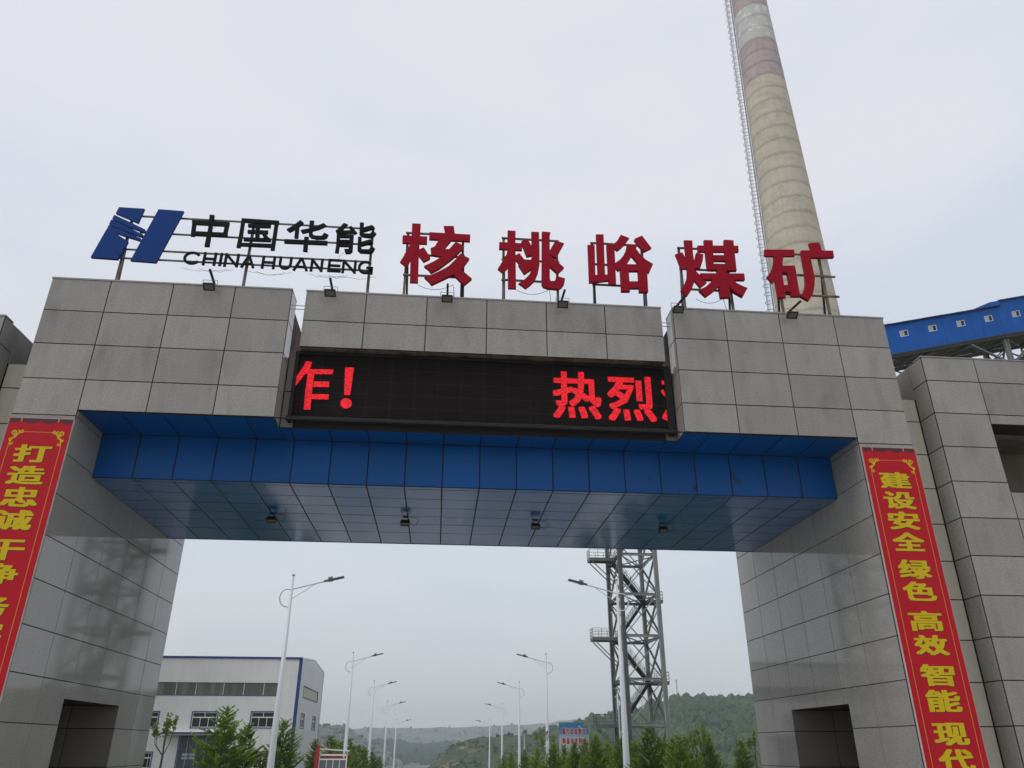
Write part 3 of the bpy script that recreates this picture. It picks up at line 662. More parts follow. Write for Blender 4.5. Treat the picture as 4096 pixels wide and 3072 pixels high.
# ================================================================== wings
for right in (True, False):
    X = (lambda a, b: (a, b)) if right else (lambda a, b: (15.6 - b, 15.6 - a))
    XP = (lambda a: a) if right else (lambda a: 15.6 - a)
    w = thing('gate_wing', 'granite side wing with a cut-out opening, standing to the %s of the gate' % ('right' if right else 'left'),
              'building', (XP(20.5), 0, 0), 'low wings either side of the gate')
    mb = MB()
    def B(a, b, y0, y1, z0, z1):
        p, q = X(a, b); mb.box(p, q, y0, y1, z0, z1)
    B(16.80, 17.458, 0.548, 2.27, 0, 8.68)
    B(17.458, 18.662, 0.008, 2.27, 0, 9.48)
    B(18.662, 26, 0.009, 2.268, 0, 6.41); B(18.662, 26, 0.009, 2.268, 7.94, 9.479)
    B(16.80, 26, 5.19, 7.4, 0, 8.66); B(16.80, 26, 2.27, 5.19, 2.515, 8.66); B(18.8, 26, 2.27, 5.19, 0, 2.515)
    mb.build('wing_core', JOINT, w)
    mb = MB(); B(18.67, 26, 1.7, 2.26, 6.40, 7.95); B(18.67, 26, 0.6, 1.7, 7.925, 7.939)
    mb.build('opening_back', M('opening_plaster', (0.20, 0.175, 0.14), 0.9, var=0.2, vscale=1.2, streak=0.2), w)
    xs = [17.45, 18.67, 19.90, 21.13, 22.36, 23.59, 24.8]
    zs = ZLOW[:-1] + [7.388, 8.151, 8.92, 9.49]
    for i in range(6):
        a, b = X(xs[i], xs[i + 1])
        if i == 0:
            grid('granite_panel', w, P_front(0.0), [a, b], zs, G_FRONT)
        else:
            grid('granite_panel', w, P_front(0.0), [a, b], zs[:9] + [6.42], G_FRONT)
            grid('granite_panel', w, P_front(0.0), [a, b], [7.93, 8.151, 8.92, 9.49], G_FRONT)
    PS = P_left(17.45) if right else P_right(-1.85)
    grid('granite_return', w, PS, [0.027, 0.53], zs, G_FRONT)
    grid('granite_return', w, PS, [0.532, 2.3], [8.69, 9.49], G_FRONT, gap=0.004)
    PO = P_right(18.67) if right else P_left(-3.07)
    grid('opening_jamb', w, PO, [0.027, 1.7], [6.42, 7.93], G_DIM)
    a, b = X(17.44, 24.8)
    MB().box(a, b, -0.012, 0.3, 9.486, 9.515).build('coping', G_FRONT, w)
    _ = 0
    MB().box(*X(18.69, 24.8), 0.03, 1.69, 6.411, 6.425).build('sill', G_DIM, w)
    a, b = X(16.79, 17.44)
    grid('cream_panel', w, P_front(0.54), [a, b], ZLOW + [8.151, 8.69], CREAM, gap=0.02)

# ================================================================== LED screen
led = thing('led_screen', 'long black LED scrolling display with red characters under the centre block of the gate', 'screen', (7.85, 0.5, 7.55))
MB().box(3.93, 11.72, 0.45, 0.52, 7.69, 9.13).build('screen_face', SCREEN, led)
mb = MB()
mb.box(3.86, 3.93, 0.40, 0.525, 7.60, 9.19); mb.box(11.72, 11.86, 0.40, 0.525, 7.60, 9.19)
mb.box(3.93, 11.72, 0.40, 0.525, 9.13, 9.19)
mb.build('screen_frame', FRAME_BLK, led)
mb = MB()
pts = [(3.84 + i * (11.88 - 3.84) / 60, 0.37 + random.uniform(-.006, .006), 7.645 + random.uniform(-.006, .006)) for i in range(61)]
mb.tube(pts, 0.055, 8)
mb.build('bottom_trim', FRAME_BLK, led, smooth=True)
mb = MB()
for z in (7.98, 8.27, 8.56, 8.85):
    mb.box(3.94, 11.71, 0.4485, 0.45, z, z + 0.003)
for i in range(1, 16):
    mb.box(3.93 + i * 0.487, 3.933 + i * 0.487, 0.4480, 0.4495, 7.70, 9.12)
mb.build('module_seams', M('seam_grey', (0.03, 0.028, 0.027), 0.6), led)
mb = MB()
for k, p in enumerate(D['zha']): mb.flat(p, 0.436 - k * 0.0006)
mb.build('lit_character', LED, led)
mb = MB()
for k, p in enumerate(D['bang']): mb.flat(p, 0.436 - k * 0.0006)
mb.build('lit_character', LED, led)
bold_char(MB(), '热', 9.281, 10.326, 7.888, 8.984, 0.436, 0.052, 0.042, 4, 3).build('lit_character', LED, led)
bold_char(MB(), '烈', 10.455, 11.498, 7.875, 8.933, 0.436, 0.052, 0.042, 4, 3).build('lit_character', LED, led)
for k, p in enumerate(D['frag']): MB().flat(p, 0.436 - k * 0.0006).build('lit_stroke', LED, led)

# ================================================================== floodlights
def flood_body(t, cx, cy, cz, nrm, w=0.235, h=0.165):
    n = Vector(nrm).normalized(); x = Vector((1, 0, 0)); u = n.cross(x).normalized()
    c = Vector((cx, cy, cz))
    def ring(hw, hh, d): return [c + x * sx * hw + u * sy * hh + n * d for sx, sy in ((-1, -1), (1, -1), (1, 1), (-1, 1))]
    mb = MB(); mb.hexa(ring(w * .42, h * .42, -0.07) + ring(w / 2, h / 2, 0.0)); b = mb.build('lamp_housing', STEEL_D, t)
    mb = MB()
    for i in range(5):
        o = x * (-w * .3 + i * w * .15)
        mb.beam(c + o - u * h * .35 - n * .085, c + o + u * h * .35 - n * .085, 0.008, 0.03, n)
    mb.build('cooling_fin', STEEL_D, t)
    mb = MB()
    for s in (-1, 1):
        mb.beam(c + x * s * (w / 2 - .012) - u * h / 2 + n * .006, c + x * s * (w / 2 - .012) + u * h / 2 + n * .006, 0.024, 0.014, n)
        mb.beam(c + u * s * (h / 2 - .012) - x * (w / 2 - .024) + n * .006, c + u * s * (h / 2 - .012) + x * (w / 2 - .024) + n * .006, 0.024, 0.012, n)
    mb.build('lamp_bezel', STEEL_D, t)
    mb = MB(); mb.hexa(ring(w * .40, h * .38, 0.001) + ring(w * .40, h * .38, 0.006)); mb.build('lamp_glass', LENS, t)
    return c, x, u, n

names = ['leftmost', 'second', 'third', 'fourth', 'fifth', 'rightmost']
near = ['below the first black characters', 'at the left end of the centre block', 'below the first red character',
        'between the second and third red characters', 'at the left edge of the right block', 'below the last red character']
for i, x in enumerate((2.06, 4.49, 6.97, 9.48, 11.98, 14.54)):
    t = thing('floodlight', 'small black floodlight on a parapet arm, %s' % near[i], 'floodlight', (x, 0, 10.46), 'floodlights along the top of the gate')
    lean = (0.02, 0.0, 0.0, 0.02, 0.12, 0.14)[i]
    yb = 0.199 if 3.9 < x < 11.8 else -0.012
    zb = 10.58 if 3.9 < x < 11.8 else 10.46
    c, ex, u, n = flood_body(t, x, yb - 0.22, zb - 0.20, (0, -0.62, -0.79))
    mb = MB()
    for s in (-1, 1):
        mb.tube([c + ex * s * 0.145 - n * .03, c + ex * s * 0.145 - n * .03 + Vector((0, 0.0, 0.15))], 0.007, 6)
    mb.tube([c - ex * .145 - n * .03 + Vector((0, 0, .15)), c + ex * .145 - n * .03 + Vector((0, 0, .15))], 0.007, 6)
    mb.build('lamp_bracket', GALV, t)
    mb = MB(); mb.beam((x, yb + 0.25, zb + 0.01), (x + lean, yb - 0.42, zb + 0.02 + (0.03 if i else .08)), 0.045, 0.03)
    mb.build('lamp_arm', STEEL_D, t)
near = ['nearest the left pillar', 'left of the middle', 'right of the middle', 'nearest the right pillar']
for i, x in enumerate((3.13, 6.19, 9.25, 12.33)):
    t = thing('floodlight', 'small black floodlight hanging under the blue soffit, %s' % near[i], 'floodlight', (x, 3.56, ZS), 'floodlights under the soffit')
    c, ex, u, n = flood_body(t, x, 3.50, ZS - 0.19, (0.05, -0.35, -0.93), 0.21, 0.15)
    mb = MB()
    for s in (-1, 1):
        mb.beam(c + ex * s * 0.13 - n * .03, Vector((x + s * .05, 3.56, ZS - 0.02)), 0.022, 0.006)
    mb.box(x - .06, x + .06, 3.53, 3.59, ZS - .024, ZS - 0.003)
    mb.build('lamp_bracket', STEEL_D, t)
    mb = MB()
    mb.tube([(x + .06, 3.56, ZS - .015), (x + .28, 3.58, ZS - .02), (x + .30, 3.6, ZS - .10), (x + .22, 3.6, ZS - .2), (x + .1, 3.55, ZS - .16)], 0.006, 5)
    mb.build('lamp_cable', STEEL_D, t)

# ================================================================== roof signs
DEP = 0.06
def char_mesh(key, mat, parent, name='character', DEP=0.06):
    mb = MB()
    for k, p in enumerate(D[key]):
        mb.prism(list(p), 0.80 - 0.0025 * k, 0.80 + DEP + 0.001 * k)
    return mb.build(name, mat, parent)
reds = [('he', (5.97, 7.28), 'with a wide crossed right half', RUST, STEEL_D), ('tao', (8.25, 9.53), 'with a hooked right stroke', RUST, TUBE),
        ('yu', (10.40, 11.62), 'three upright bars beside a house shape', STEEL_D, TUBE), ('mei', (12.55, 13.72), 'above the left end of the right block', TUBE, TUBE),
        ('kuang', (14.95, 16.10), 'standing in front of the tall chimney', RUST, RUST)]
pos = ['first', 'second', 'third', 'fourth', 'last']
for i, (k, (xa, xb), d, m1, m2) in enumerate(reds):
    t = thing('roof_character', 'dark red roof character, %s of five, %s' % (pos[i], d), 'sign', ((xa + xb) / 2, 0.9, 10.43), 'red characters standing on the gate roof')
    char_mesh(k, RED_SIGN, t)
    for z in (12.71, 12.10, 11.53):
        e = 0.25 if k == 'kuang' and z < 12.5 else 0.0
        mb = MB().box(xa - 0.05, xb + 0.05 + e, 0.875, 0.915, z - 0.02, z + 0.02); mb.build('frame_rail', m1 if k == 'kuang' else TUBE, t)
    for x, m in ((xa, m1), (xb, m2)):
        mb = MB().box(x - 0.028, x + 0.028, 0.917, 0.965, 9.1, 12.73); mb.build('frame_post', m, t)
        mb = MB().beam((x + 0.02, 0.99, 12.25), (x + 0.10, 1.75, 9.1), 0.045, 0.045); mb.build('frame_brace', STEEL_D, t)
    mb = MB()
    if k in ('he', 'tao', 'mei'):
        x0 = xa + .3; x1 = xb - .2
        mb.tube([(x0 + (x1 - x0) * q / 10, 0.98, 11.33 - 0.13 * (1 - ((q - 5) / 5) ** 2) + 0.05 * (q / 10)) for q in range(11)], 0.006, 5)
        mb.tube([(x1, 0.98, 11.38), (x1 + .03, .98, 11.2), (x1 + .02, 0.9, 11.0), (x1 + .08, .7, 10.6)], 0.006, 5)
        mb.build('loose_wire', STEEL_D, t)
cs = thing('company_sign', 'blue emblem with black lettering on a steel frame over the left block', 'sign', (2.4, 0.9, 10.43))
mb = MB()
for k, p in enumerate(D['logo']):
    MB().prism(list(p), 0.80 - 0.002 * k, 0.80 + DEP).build('emblem_bar', NAVY_SIGN, cs)
for k in ('zhong', 'guo', 'hua', 'neng'):
    char_mesh(k, BLACK_SIGN, cs, DEP=0.04)
def strokes(ch, x0, x1, z0, z1):
    w = x1 - x0; t = 0.060
    def L(a, b, c, d): return ('l', (x0 + a * w, z0 + b * (z1 - z0)), (x0 + c * w, z0 + d * (z1 - z0)))
    h = t / 2 / w; g = t / 2 / (z1 - z0)
    S = {'H': [L(h, 0, h, 1), L(1 - h, 0, 1 - h, 1), L(h, .5, 1 - h, .5)], 'I': [L(.5, 0, .5, 1)],
         'N': [L(h, 0, h, 1), L(1 - h, 0, 1 - h, 1), L(h, 1 - g, 1 - h, g)],
         'A': [L(h, 0, .5, 1), L(1 - h, 0, .5, 1), L(.22, .3, .78, .3)],
         'E': [L(h, 0, h, 1), L(h, g, 1, g), L(h, .5, .92, .5), L(h, 1 - g, 1, 1 - g)]}
    if ch in S: return S[ch]
    cx, cz = (x0 + x1) / 2, (z0 + z1) / 2; rx, rz = w / 2 - t / 2, (z1 - z0) / 2 - t / 2
    if ch == 'U':
        P = [(x0 + t / 2, z1)] + [(cx - rx * cos(a), z0 + t / 2 + rz * .9 * (1 - sin(a))) for a in [pi * q / 10 for q in range(11)]] + [(x1 - t / 2, z1)]
        return [('p', P)]
    if ch in 'CG':
        a0, a1 = (0.55, 2 * pi - 0.55) if ch == 'C' else (0.7, 2 * pi - 0.15)
        P = [(cx + rx * cos(a0 + (a1 - a0) * q / 16), cz + rz * sin(a0 + (a1 - a0) * q / 16)) for q in range(17)]
        r = [('p', P)]
        if ch == 'G': r += [L(1 - h, 0, 1 - h, .5), L(.55, .48, 1, .48)]
        return r
for ch, x0, x1, z0, z1 in D['latin']:
    if ch != 'I': x0 -= .008; x1 += .008
    if ch == 'C': x1 += .035
    mb = MB(); k = 0
    for s in strokes(ch, x0, x1, z0, z1):
        if s[0] == 'l':
            (ax, az), (bx, bz) = s[1], s[2]
            mb.beam((ax, 0.815 - k * .002, az), (bx, 0.815 - k * .002, bz), 0.060, 0.03, (0, 1, 0)); k += 1
        else:
            P = s[1]; t = .030; n = len(P); lf = []; rt = []
            for i in range(n):
                dx = P[min(i + 1, n - 1)][0] - P[max(i - 1, 0)][0]; dz = P[min(i + 1, n - 1)][1] - P[max(i - 1, 0)][1]
                l = hypot(dx, dz); lf.append((P[i][0] - dz / l * t, P[i][1] + dx / l * t)); rt.append((P[i][0] + dz / l * t, P[i][1] - dx / l * t))
            for i in range(n - 1):
                mb.hexa([(rt[i][0], .80, rt[i][1]), (rt[i + 1][0], .80, rt[i + 1][1]), (rt[i + 1][0], .83, rt[i + 1][1]), (rt[i][0], .83, rt[i][1]),
                         (lf[i][0], .80, lf[i][1]), (lf[i + 1][0], .80, lf[i + 1][1]), (lf[i + 1][0], .83, lf[i + 1][1]), (lf[i][0], .83, lf[i][1])])
    mb.build('letter', BLACK_SIGN, cs)
for z, xa in ((12.76, -0.30), (12.31, -0.1), (11.83, -0.45), (11.59, -0.55)):
    MB().box(xa, 5.16, 0.875, 0.905, z - 0.018, z + 0.018).build('frame_rail', TUBE, cs)
for x, dx in ((-0.37, -0.35), (2.38, -0.3), (5.14, -0.08)):
    MB().box(x - 0.028, x + 0.028, 0.917, 0.965, 9.1, 12.78).build('frame_post', TUBE, cs)
    MB().beam((x, 0.99, 11.9), (x + dx * 1.0, 1.9, 9.1), 0.045, 0.045).build('frame_brace', RUST, cs)
mb = MB()
rs = random.Random(3)
for q in range(7):
    x = rs.uniform(0.2, 4.9); l = rs.uniform(.4, 1.1)
    mb.tube([(x + l * i / 8, 0.97 - .02 * i / 8, 11.47 - rs.uniform(.04, .1) * (1 - ((i - 4) / 4) ** 2)) for i in range(9)], 0.004, 4)
mb.tube([(1.62, .8, 12.55), (1.50, .78, 12.42), (1.45, .8, 12.38)], 0.004, 4)
mb.tube([(4.55, .8, 12.0), (4.45, .8, 11.88), (4.44, .82, 11.8)], 0.004, 4)
mb.build('loose_wire', STEEL_D, cs)

# ================================================================== banners
BRED = M('banner_red', (0.49, 0.009, 0.020), 0.55, spec=0.2, var=0.05, vscale=2)
BYEL = M('banner_yellow', (0.64, 0.47, 0.010), 0.55, spec=0.2, var=0.04)
BSHD = M('banner_shadow_print', (0.045, 0.012, 0.01), 0.5)
BMAR = M('banner_maroon', (0.125, 0.008, 0.022), 0.5)
BMAR2 = M('banner_deep_maroon', (0.05, 0.006, 0.012), 0.5)
BPNK = M('banner_pink', (0.55, 0.22, 0.20), 0.5)
BLIN = M('banner_line', (0.62, 0.30, 0.05), 0.5)
FOAM = M('foam_board_edge', (0.55, 0.53, 0.47), 0.8, var=0.2, vscale=8)
def ribbon(mb, pts, w, y, taper=False):
    n = len(pts)
    for i in range(n - 1):
        (ax, az), (bx, bz) = pts[i], pts[i + 1]
        l = hypot(bx - ax, bz - az) or 1e-6
        w0 = w * (1 - i / n * .6) if taper else w; w1 = w * (1 - (i + 1) / n * .6) if taper else w
        nx, nz_ = -(bz - az) / l / 2, (bx - ax) / l / 2
        yy = y - 0.00002 * i
        mb.add([(ax + nx * w0, yy, az + nz_ * w0), (ax - nx * w0, yy, az - nz_ * w0), (bx - nx * w1, yy, bz - nz_ * w1), (bx + nx * w1, yy, bz + nz_ * w1)], [(0, 1, 2, 3)])
ROWZ = [(6.41, 6.755), (5.985, 6.34), (5.565, 5.93), (5.14, 5.505), (4.605, 4.97), (4.19, 4.55), (3.64, 4.005), (3.21, 3.567),
        (2.68, 3.053), (2.244, 2.615), (1.70, 2.068), (1.28, 1.644), (0.85, 1.21)]
for X0, text, lab in ((-1.16, '打造忠诚干净务实', 'red vertical banner with yellow characters on the left pillar'),
                      (15.61, '建设安全绿色高效智能现代化', 'red vertical banner with yellow characters on the right pillar')):
    bn = thing('banner', lab, 'banner', (X0 + .58, -0.03, 0.7), 'red banners on the pillars')
    W = 1.17 if X0 < 0 else 1.16
    MB().box(X0, X0 + W, -0.048, -0.004, 0.7, 7.292).build('board', FOAM, bn)
    yf = -0.0495
    MB().box(X0 + .006, X0 + W - .006, yf, -0.0482, 0.7, 7.286).build('print', BRED, bn)
    mb = MB(); md = MB()
    seams = [-.12, .23, .575, .90, 1.28]
    for a, b in zip(seams, seams[1:]):
        for q, (dep, col) in enumerate(((.105, 1), (.092, 0), (.076, 1), (.060, 0), (.042, 1), (.026, 0))):
            up = []
            for k in range(13):
                t = k / 12; x = a + (b - a) * t
                if x < .008 or x > W - .008: continue
                up.append((X0 + x, 7.284 - dep * (0.45 + .55 * sin(pi * t) ** .8)))
            if len(up) < 2: continue
            poly = up + [(up[-1][0], 7.285), (up[0][0], 7.285)]
            (md if col else mb).flat(poly, yf - 0.0006 - q * 0.0005)
    mb.build('curtain_print', BMAR, bn); md.build('curtain_fold_print', BMAR2, bn)
    mb = MB()
    for s in (.23, .90): mb.box(X0 + s - .012, X0 + s + .012, yf - .0052, yf - .0045, 7.215, 7.285)
    mb.build('tie_print', BPNK, bn)
    mb = MB()
    for xx in (X0 + .118, X0 + W - .118): mb.box(xx - .005, xx + .005, yf - .001, yf - .0005, .72, 6.78)
    mb.box(X0 + .33, X0 + W - .33, yf - .001, yf - .0005, 7.004, 7.013)
    mb.build('border_line', BLIN, bn)
    mb = MB()
    for m in (0, 1):
        def T(p): return (X0 + p[0], p[1]) if not m else (X0 + W - p[0], p[1])
        def sp(cx, cz, r0, r1, a0, a1, w):
            pts = [T((cx + (r0 + (r1 - r0) * q / 22) * cos(a0 + (a1 - a0) * q / 22), cz + (r0 + (r1 - r0) * q / 22) * sin(a0 + (a1 - a0) * q / 22))) for q in range(23)]
            ribbon(mb, pts, w, yf - 0.001 - 0.0006 * (cx * 3 % 1))
        sp(.155, 6.985, .055, .012, -1.2, 8.5, .020)
        sp(.30, 7.02, .028, .006, 4.0, -3.0, .016)
        sp(.125, 6.845, .030, .006, 2.0, 9.0, .016)
        sp(.165, 6.775, .030, .006, -2.5, 4.5, .014)
        ribbon(mb, [T(p) for p in ((.33, 7.008), (.29, 6.985), (.25, 6.995), (.225, 7.04))], .020, yf - .0022)
        ribbon(mb, [T(p) for p in ((.16, 6.93), (.21, 6.935), (.25, 6.98), (.26, 7.02))], .026, yf - .0028)
        ribbon(mb, [T(p) for p in ((.22, 6.95), (.19, 6.89), (.14, 6.87), (.11, 6.83))], .030, yf - .0034)
        ribbon(mb, [T(p) for p in ((.15, 6.86), (.13, 6.80), (.14, 6.75), (.17, 6.745))], .020, yf - .0040)
    mb.build('scroll_ornament_print', BYEL, bn)
    cx = X0 + W / 2
    for ch, (z0, z1) in zip(text, ROWZ):
        h = 0.33
        bold_char(MB(), ch, cx - h + .012, cx + h + .012, z0 - .010, z1 - .008, yf - 0.0008, 0.062, 0.020, 4, 2, 0.0001).build('character_shadow', BSHD, bn)
        bold_char(MB(), ch, cx - h, cx + h, z0, z1, yf - 0.0022, 0.054, 0.016, 4, 2, 0.0002).build('character', BYEL, bn)

# ================================================================== chimney
CH = Vector((43.44, 51.32, 0))
chim = thing('chimney', 'tall tapering concrete chimney with faded pink and white bands behind the gate', 'chimney', CH)
CC = M('chimney_concrete', (0.63, 0.565, 0.465), 0.9, var=0.08, vscale=0.35, rnd=0.03, streak=0.10, grain=0.07, gscale=3.0, bump=0.3, bscale=6,
       col2=(0.55, 0.49, 0.40), c2scale=0.5, c2lo=0.5, c2hi=0.66, c2stretch=(1, 1, 2.2))
CW = M('chimney_faded_white', (0.61, 0.60, 0.575), 0.85, var=0.08, vscale=0.6, streak=0.08, col2=(0.76, 0.77, 0.75), c2scale=0.9, c2lo=0.58, c2hi=0.61)
CP = M('chimney_faded_pink', (0.53, 0.425, 0.43), 0.85, var=0.10, vscale=0.5, streak=0.10, col2=(0.45, 0.37, 0.365), c2scale=1.2, c2lo=0.5, c2hi=0.62)
LIFT = 2.03
CAGE = M('cage_steel', (0.10, 0.11, 0.12), 0.6, metal=0.3)
def add_joint_stains(m):
    # cement stains gathered round the casting joints of the shaft, every LIFT metres
    t = m.node_tree; p = t.nodes['Principled BSDF']; new, ln = t.nodes.new, t.links.new
    g = new('ShaderNodeNewGeometry'); s = new('ShaderNodeSeparateXYZ'); ln(g.outputs['Position'], s.inputs[0])
    n = new('ShaderNodeTexNoise'); n.inputs['Scale'].default_value = 1.3; n.inputs['Detail'].default_value = 6; ln(g.outputs['Position'], n.inputs['Vector'])
    d = new('ShaderNodeMath'); d.operation = 'MULTIPLY_ADD'; d.inputs[1].default_value = 0.6; ln(n.outputs['Fac'], d.inputs[0]); ln(s.outputs['Z'], d.inputs[2])
    a = new('ShaderNodeMath'); a.operation = 'MULTIPLY_ADD'; a.inputs[1].default_value = 1 / LIFT; a.inputs[2].default_value = -(73.4 + .30 - .18) / LIFT + 60
    ln(d.outputs[0], a.inputs[0])
    f = new('ShaderNodeMath'); f.operation = 'FRACT'; ln(a.outputs[0], f.inputs[0])
    r = new('ShaderNodeValToRGB'); e = r.color_ramp.elements
    e[0].position = 0; e[0].color = (.80, .80, .79, 1); e[1].position = 1; e[1].color = (.93, .93, .93, 1)
    for q, c in ((.06, .70), (.10, .72), (.17, .88), (.30, 1.0), (.85, 1.0)):
        x = e.new(q); x.color = (c, c * .99, c * .97, 1)
    ln(f.outputs[0], r.inputs[0])
    src = p.inputs['Base Color'].links[0].from_socket
    mx = new('ShaderNodeMix'); mx.data_type = 'RGBA'; mx.blend_type = 'MULTIPLY'; mx.inputs[0].default_value = 1
    ln(src, mx.inputs[6]); ln(r.outputs[0], mx.inputs[7]); ln(mx.outputs[2], p.inputs['Base Color'])
for _m in (CC, CW, CP): add_joint_stains(_m)
def crad(z): return 3.90 - 0.0207 * z
z0 = 0.28 - 4 * LIFT + LIFT * 3
base_z = 73.4 - LIFT * 36
for i in range(55):
    za = base_z + i * LIFT; zb = za + LIFT
    if zb < 0.5: continue
    za = max(za, -1.0)
    ra, rb = crad(za), crad(zb)
    k = i - 36
    m = CC if k < 0 else (CP if (k // 3) % 2 == 0 else CW)
    lip = 0.022
    MB().lathe(CH, [(ra, za + .001), (ra - 0.0006, za + 0.05), (rb + lip, zb - 0.12), (rb + lip, zb - 0.03), (rb - 0.02, zb)], 56, cap=(i == 54)).build('concrete_lift', m, chim, smooth=False)
    top = zb
for o in chim.children:
    for p in o.data.polygons: p.use_smooth = True
lad = None
v = Vector((CAM.x - CH.x, CAM.y - CH.y, 0)).normalized()
side = Vector((-v.y, v.x, 0))
if side.x > 0: side = -side
dirl = (side * 0.97 + v * 0.24).normalized()
tang = Vector((-dirl.y, dirl.x, 0))
mb = MB()
def lp(z, out, tn): return CH + dirl * (crad(z) + out) + tang * tn + Vector((0, 0, z))
for s in (-.22, .22): mb.beam(lp(5, .18, s), lp(top, .18, s), .05, .03)
lad = mb.build('access_ladder', CAGE, chim)
mb = MB()
z = 18.0
while z < top:
    mb.beam(lp(z, .18, -.22), lp(z, .18, .22), .022, .022); z += .33
z = 18.0
while z < top:
    for s in (-.22, .22): mb.beam(lp(z, .18, s), lp(z, -.05, s), .04, .02)
    z += 3.05
tag(mb.build('rungs', GALV, lad), kind='stuff')
mb = MB()
for a in (-1.15, -.55, 0, .55, 1.15):
    mb.beam(lp(18, .18 + .02 + .62 * cos(a) * .62 + .2, .36 * sin(a)), lp(top, .18 + .02 + .62 * cos(a) * .62 + .2, .36 * sin(a)), .028, .014)
mb.build('cage_strap', CAGE, lad)
hm = MB()
P = [dirl * (.18 + .0) + tang * -.22]
for q in range(13):
    a = -2.1 + 4.2 * q / 12
    P.append(dirl * (.58 + .36 * cos(a)) + tang * (.36 * sin(a)))
P.append(dirl * .18 + tang * .22)
hm.tube([p for p in P], 0.028, 4)
hoop = hm.build('cage_hoop', CAGE, None)
hoop.parent = lad
z = 18.3; first = True
while z < top:
    o = hoop if first else hoop.copy()
    if not first: COL.objects.link(o); o.parent = lad
    first = False
    o.location = dirl * crad(z) + Vector((0, 0, z)) + CH - wloc(lad)
    z += 1.02

# ================================================================== conveyor gallery
GB = M('gallery_blue_sheet', (0.008, 0.110, 0.44), 0.6, spec=0.2, var=0.10, vscale=0.7, rnd=0.03, streak=0.10)
GBD = M('gallery_roof_edge', (0.020, 0.050, 0.16), 0.6, var=0.2, vscale=3)
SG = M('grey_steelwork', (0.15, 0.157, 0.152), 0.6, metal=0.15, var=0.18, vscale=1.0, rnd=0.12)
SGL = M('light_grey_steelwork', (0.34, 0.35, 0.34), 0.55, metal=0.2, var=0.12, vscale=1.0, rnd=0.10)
BRL = M('pale_brace_paint', (0.50, 0.49, 0.45), 0.5, var=0.12, vscale=1.5, rnd=0.12)
BRD = M('dark_shaded_steelwork', (0.055, 0.056, 0.055), 0.6, var=0.2, rnd=0.2)  # shade on brace undersides put into the colour; also dark rails and chord
SHEETU = M('ribbed_underside', (0.20, 0.19, 0.13), 0.7, var=0.2, vscale=2)
SASH = M('white_sash', (0.72, 0.72, 0.72), 0.5)
PANEW = M('pale_window_pane', (0.42, 0.44, 0.45), 0.12, spec=0.7)
GSL = 0.232
def gzb(x): return 31.31 + GSL * (x - 43.63)       # underside line of the gallery
GX0, GX1, GY, GYB = 33.0, 76.0, 39.5, 42.7
GH = 2.66
gal = thing('conveyor_gallery', 'blue sheet metal conveyor gallery climbing to the right on steel trusses', 'conveyor', ((GX0 + GX1) / 2, 41, 0))
wx = [44.73 + 2.69 * k for k in range(-4, 12)]
WW, WH, WD = 0.78, 0.57, 1.42        # window width, height, height of its sill above the underside line
def gp(x, y, h): return (x, y, gzb(x) + h)
cut = [GX0]
for x in wx: cut += [x, x + WW]
cut.append(GX1)
def gquad(xa, xb, ha, hb, y0, y1): return [gp(xa, y0, ha), gp(xb, y0, ha), gp(xb, y1, ha), gp(xa, y1, ha), gp(xa, y0, hb), gp(xb, y0, hb), gp(xb, y1, hb), gp(xa, y1, hb)]
for i in range(len(cut) - 1):
    a, b = cut[i], cut[i + 1]
    if i % 2 == 0:
        MB().hexa(gquad(a, b, 0, GH, GY, GY + .06)).build('wall_sheet', GB, gal)
    else:
        mb = MB(); mb.hexa(gquad(a, b, 0, WD, GY, GY + .06)); mb.hexa(gquad(a, b, WD + WH, GH, GY, GY + .06)); mb.build('wall_sheet', GB, gal)
        f = MB()
        for (p, q, r, s) in ((a, b, WD, WD + .05), (a, b, WD + WH - .05, WD + WH), (a, a + .05, WD + .05, WD + WH - .05), (b - .05, b, WD + .05, WD + WH - .05)):
            f.hexa(gquad(p, q, r, s, GY + .01, GY + .09))
        fo = f.build('window_frame', SASH, gal)
        MB().hexa(gquad(a + .05, a + .44, WD + .05, WD + WH - .05, GY + .03, GY + .045)).build('window_pane', PANEW, fo)
        MB().hexa(gquad(a + .44, b - .05, WD + .05, WD + WH - .05, GY + .055, GY + .07)).build('window_pane', GLASS_D, fo)
mb = MB()
x = GX0 + .5
while x < GX1:                         # lapped sheet joints
    if not any(w - .03 < x < w + WW + .03 for w in wx): mb.hexa(gquad(x, x + .03, 0.01, GH - .01, GY - .012, GY - .001))
    x += .9
mb.build('sheet_lap', GB, gal)
MB().hexa(gquad(GX0, GX1, 0, GH, GYB - .06, GYB)).build('wall_sheet', GB, gal)
mb = MB(); mb.hexa(gquad(GX0, 54.6, GH, GH + .06, GY - .18, GYB + .18))
mb.build('roof', GBD, gal)
mb = MB()
x = GX0
rs = random.Random(5)
while x < 54.5:
    mb.hexa(gquad(x, min(x + .95, 54.55), GH + .04, GH + .075 + rs.uniform(0, .03), GY - .21, GY - .10)); x += 1.0
mb.build('eave_trim', GBD, gal)
MB().hexa(gquad(54.6, GX1, GH, GH + .52, GY, GYB)).build('raised_section', GB, gal)
MB().hexa(gquad(54.5, GX1, GH + .52, GH + .60, GY - .18, GYB + .18)).build('roof', GBD, gal)
mb = MB()
a, b = 51.6, 54.58
for yy in (GY + .02, GY + 1.4):
    pass
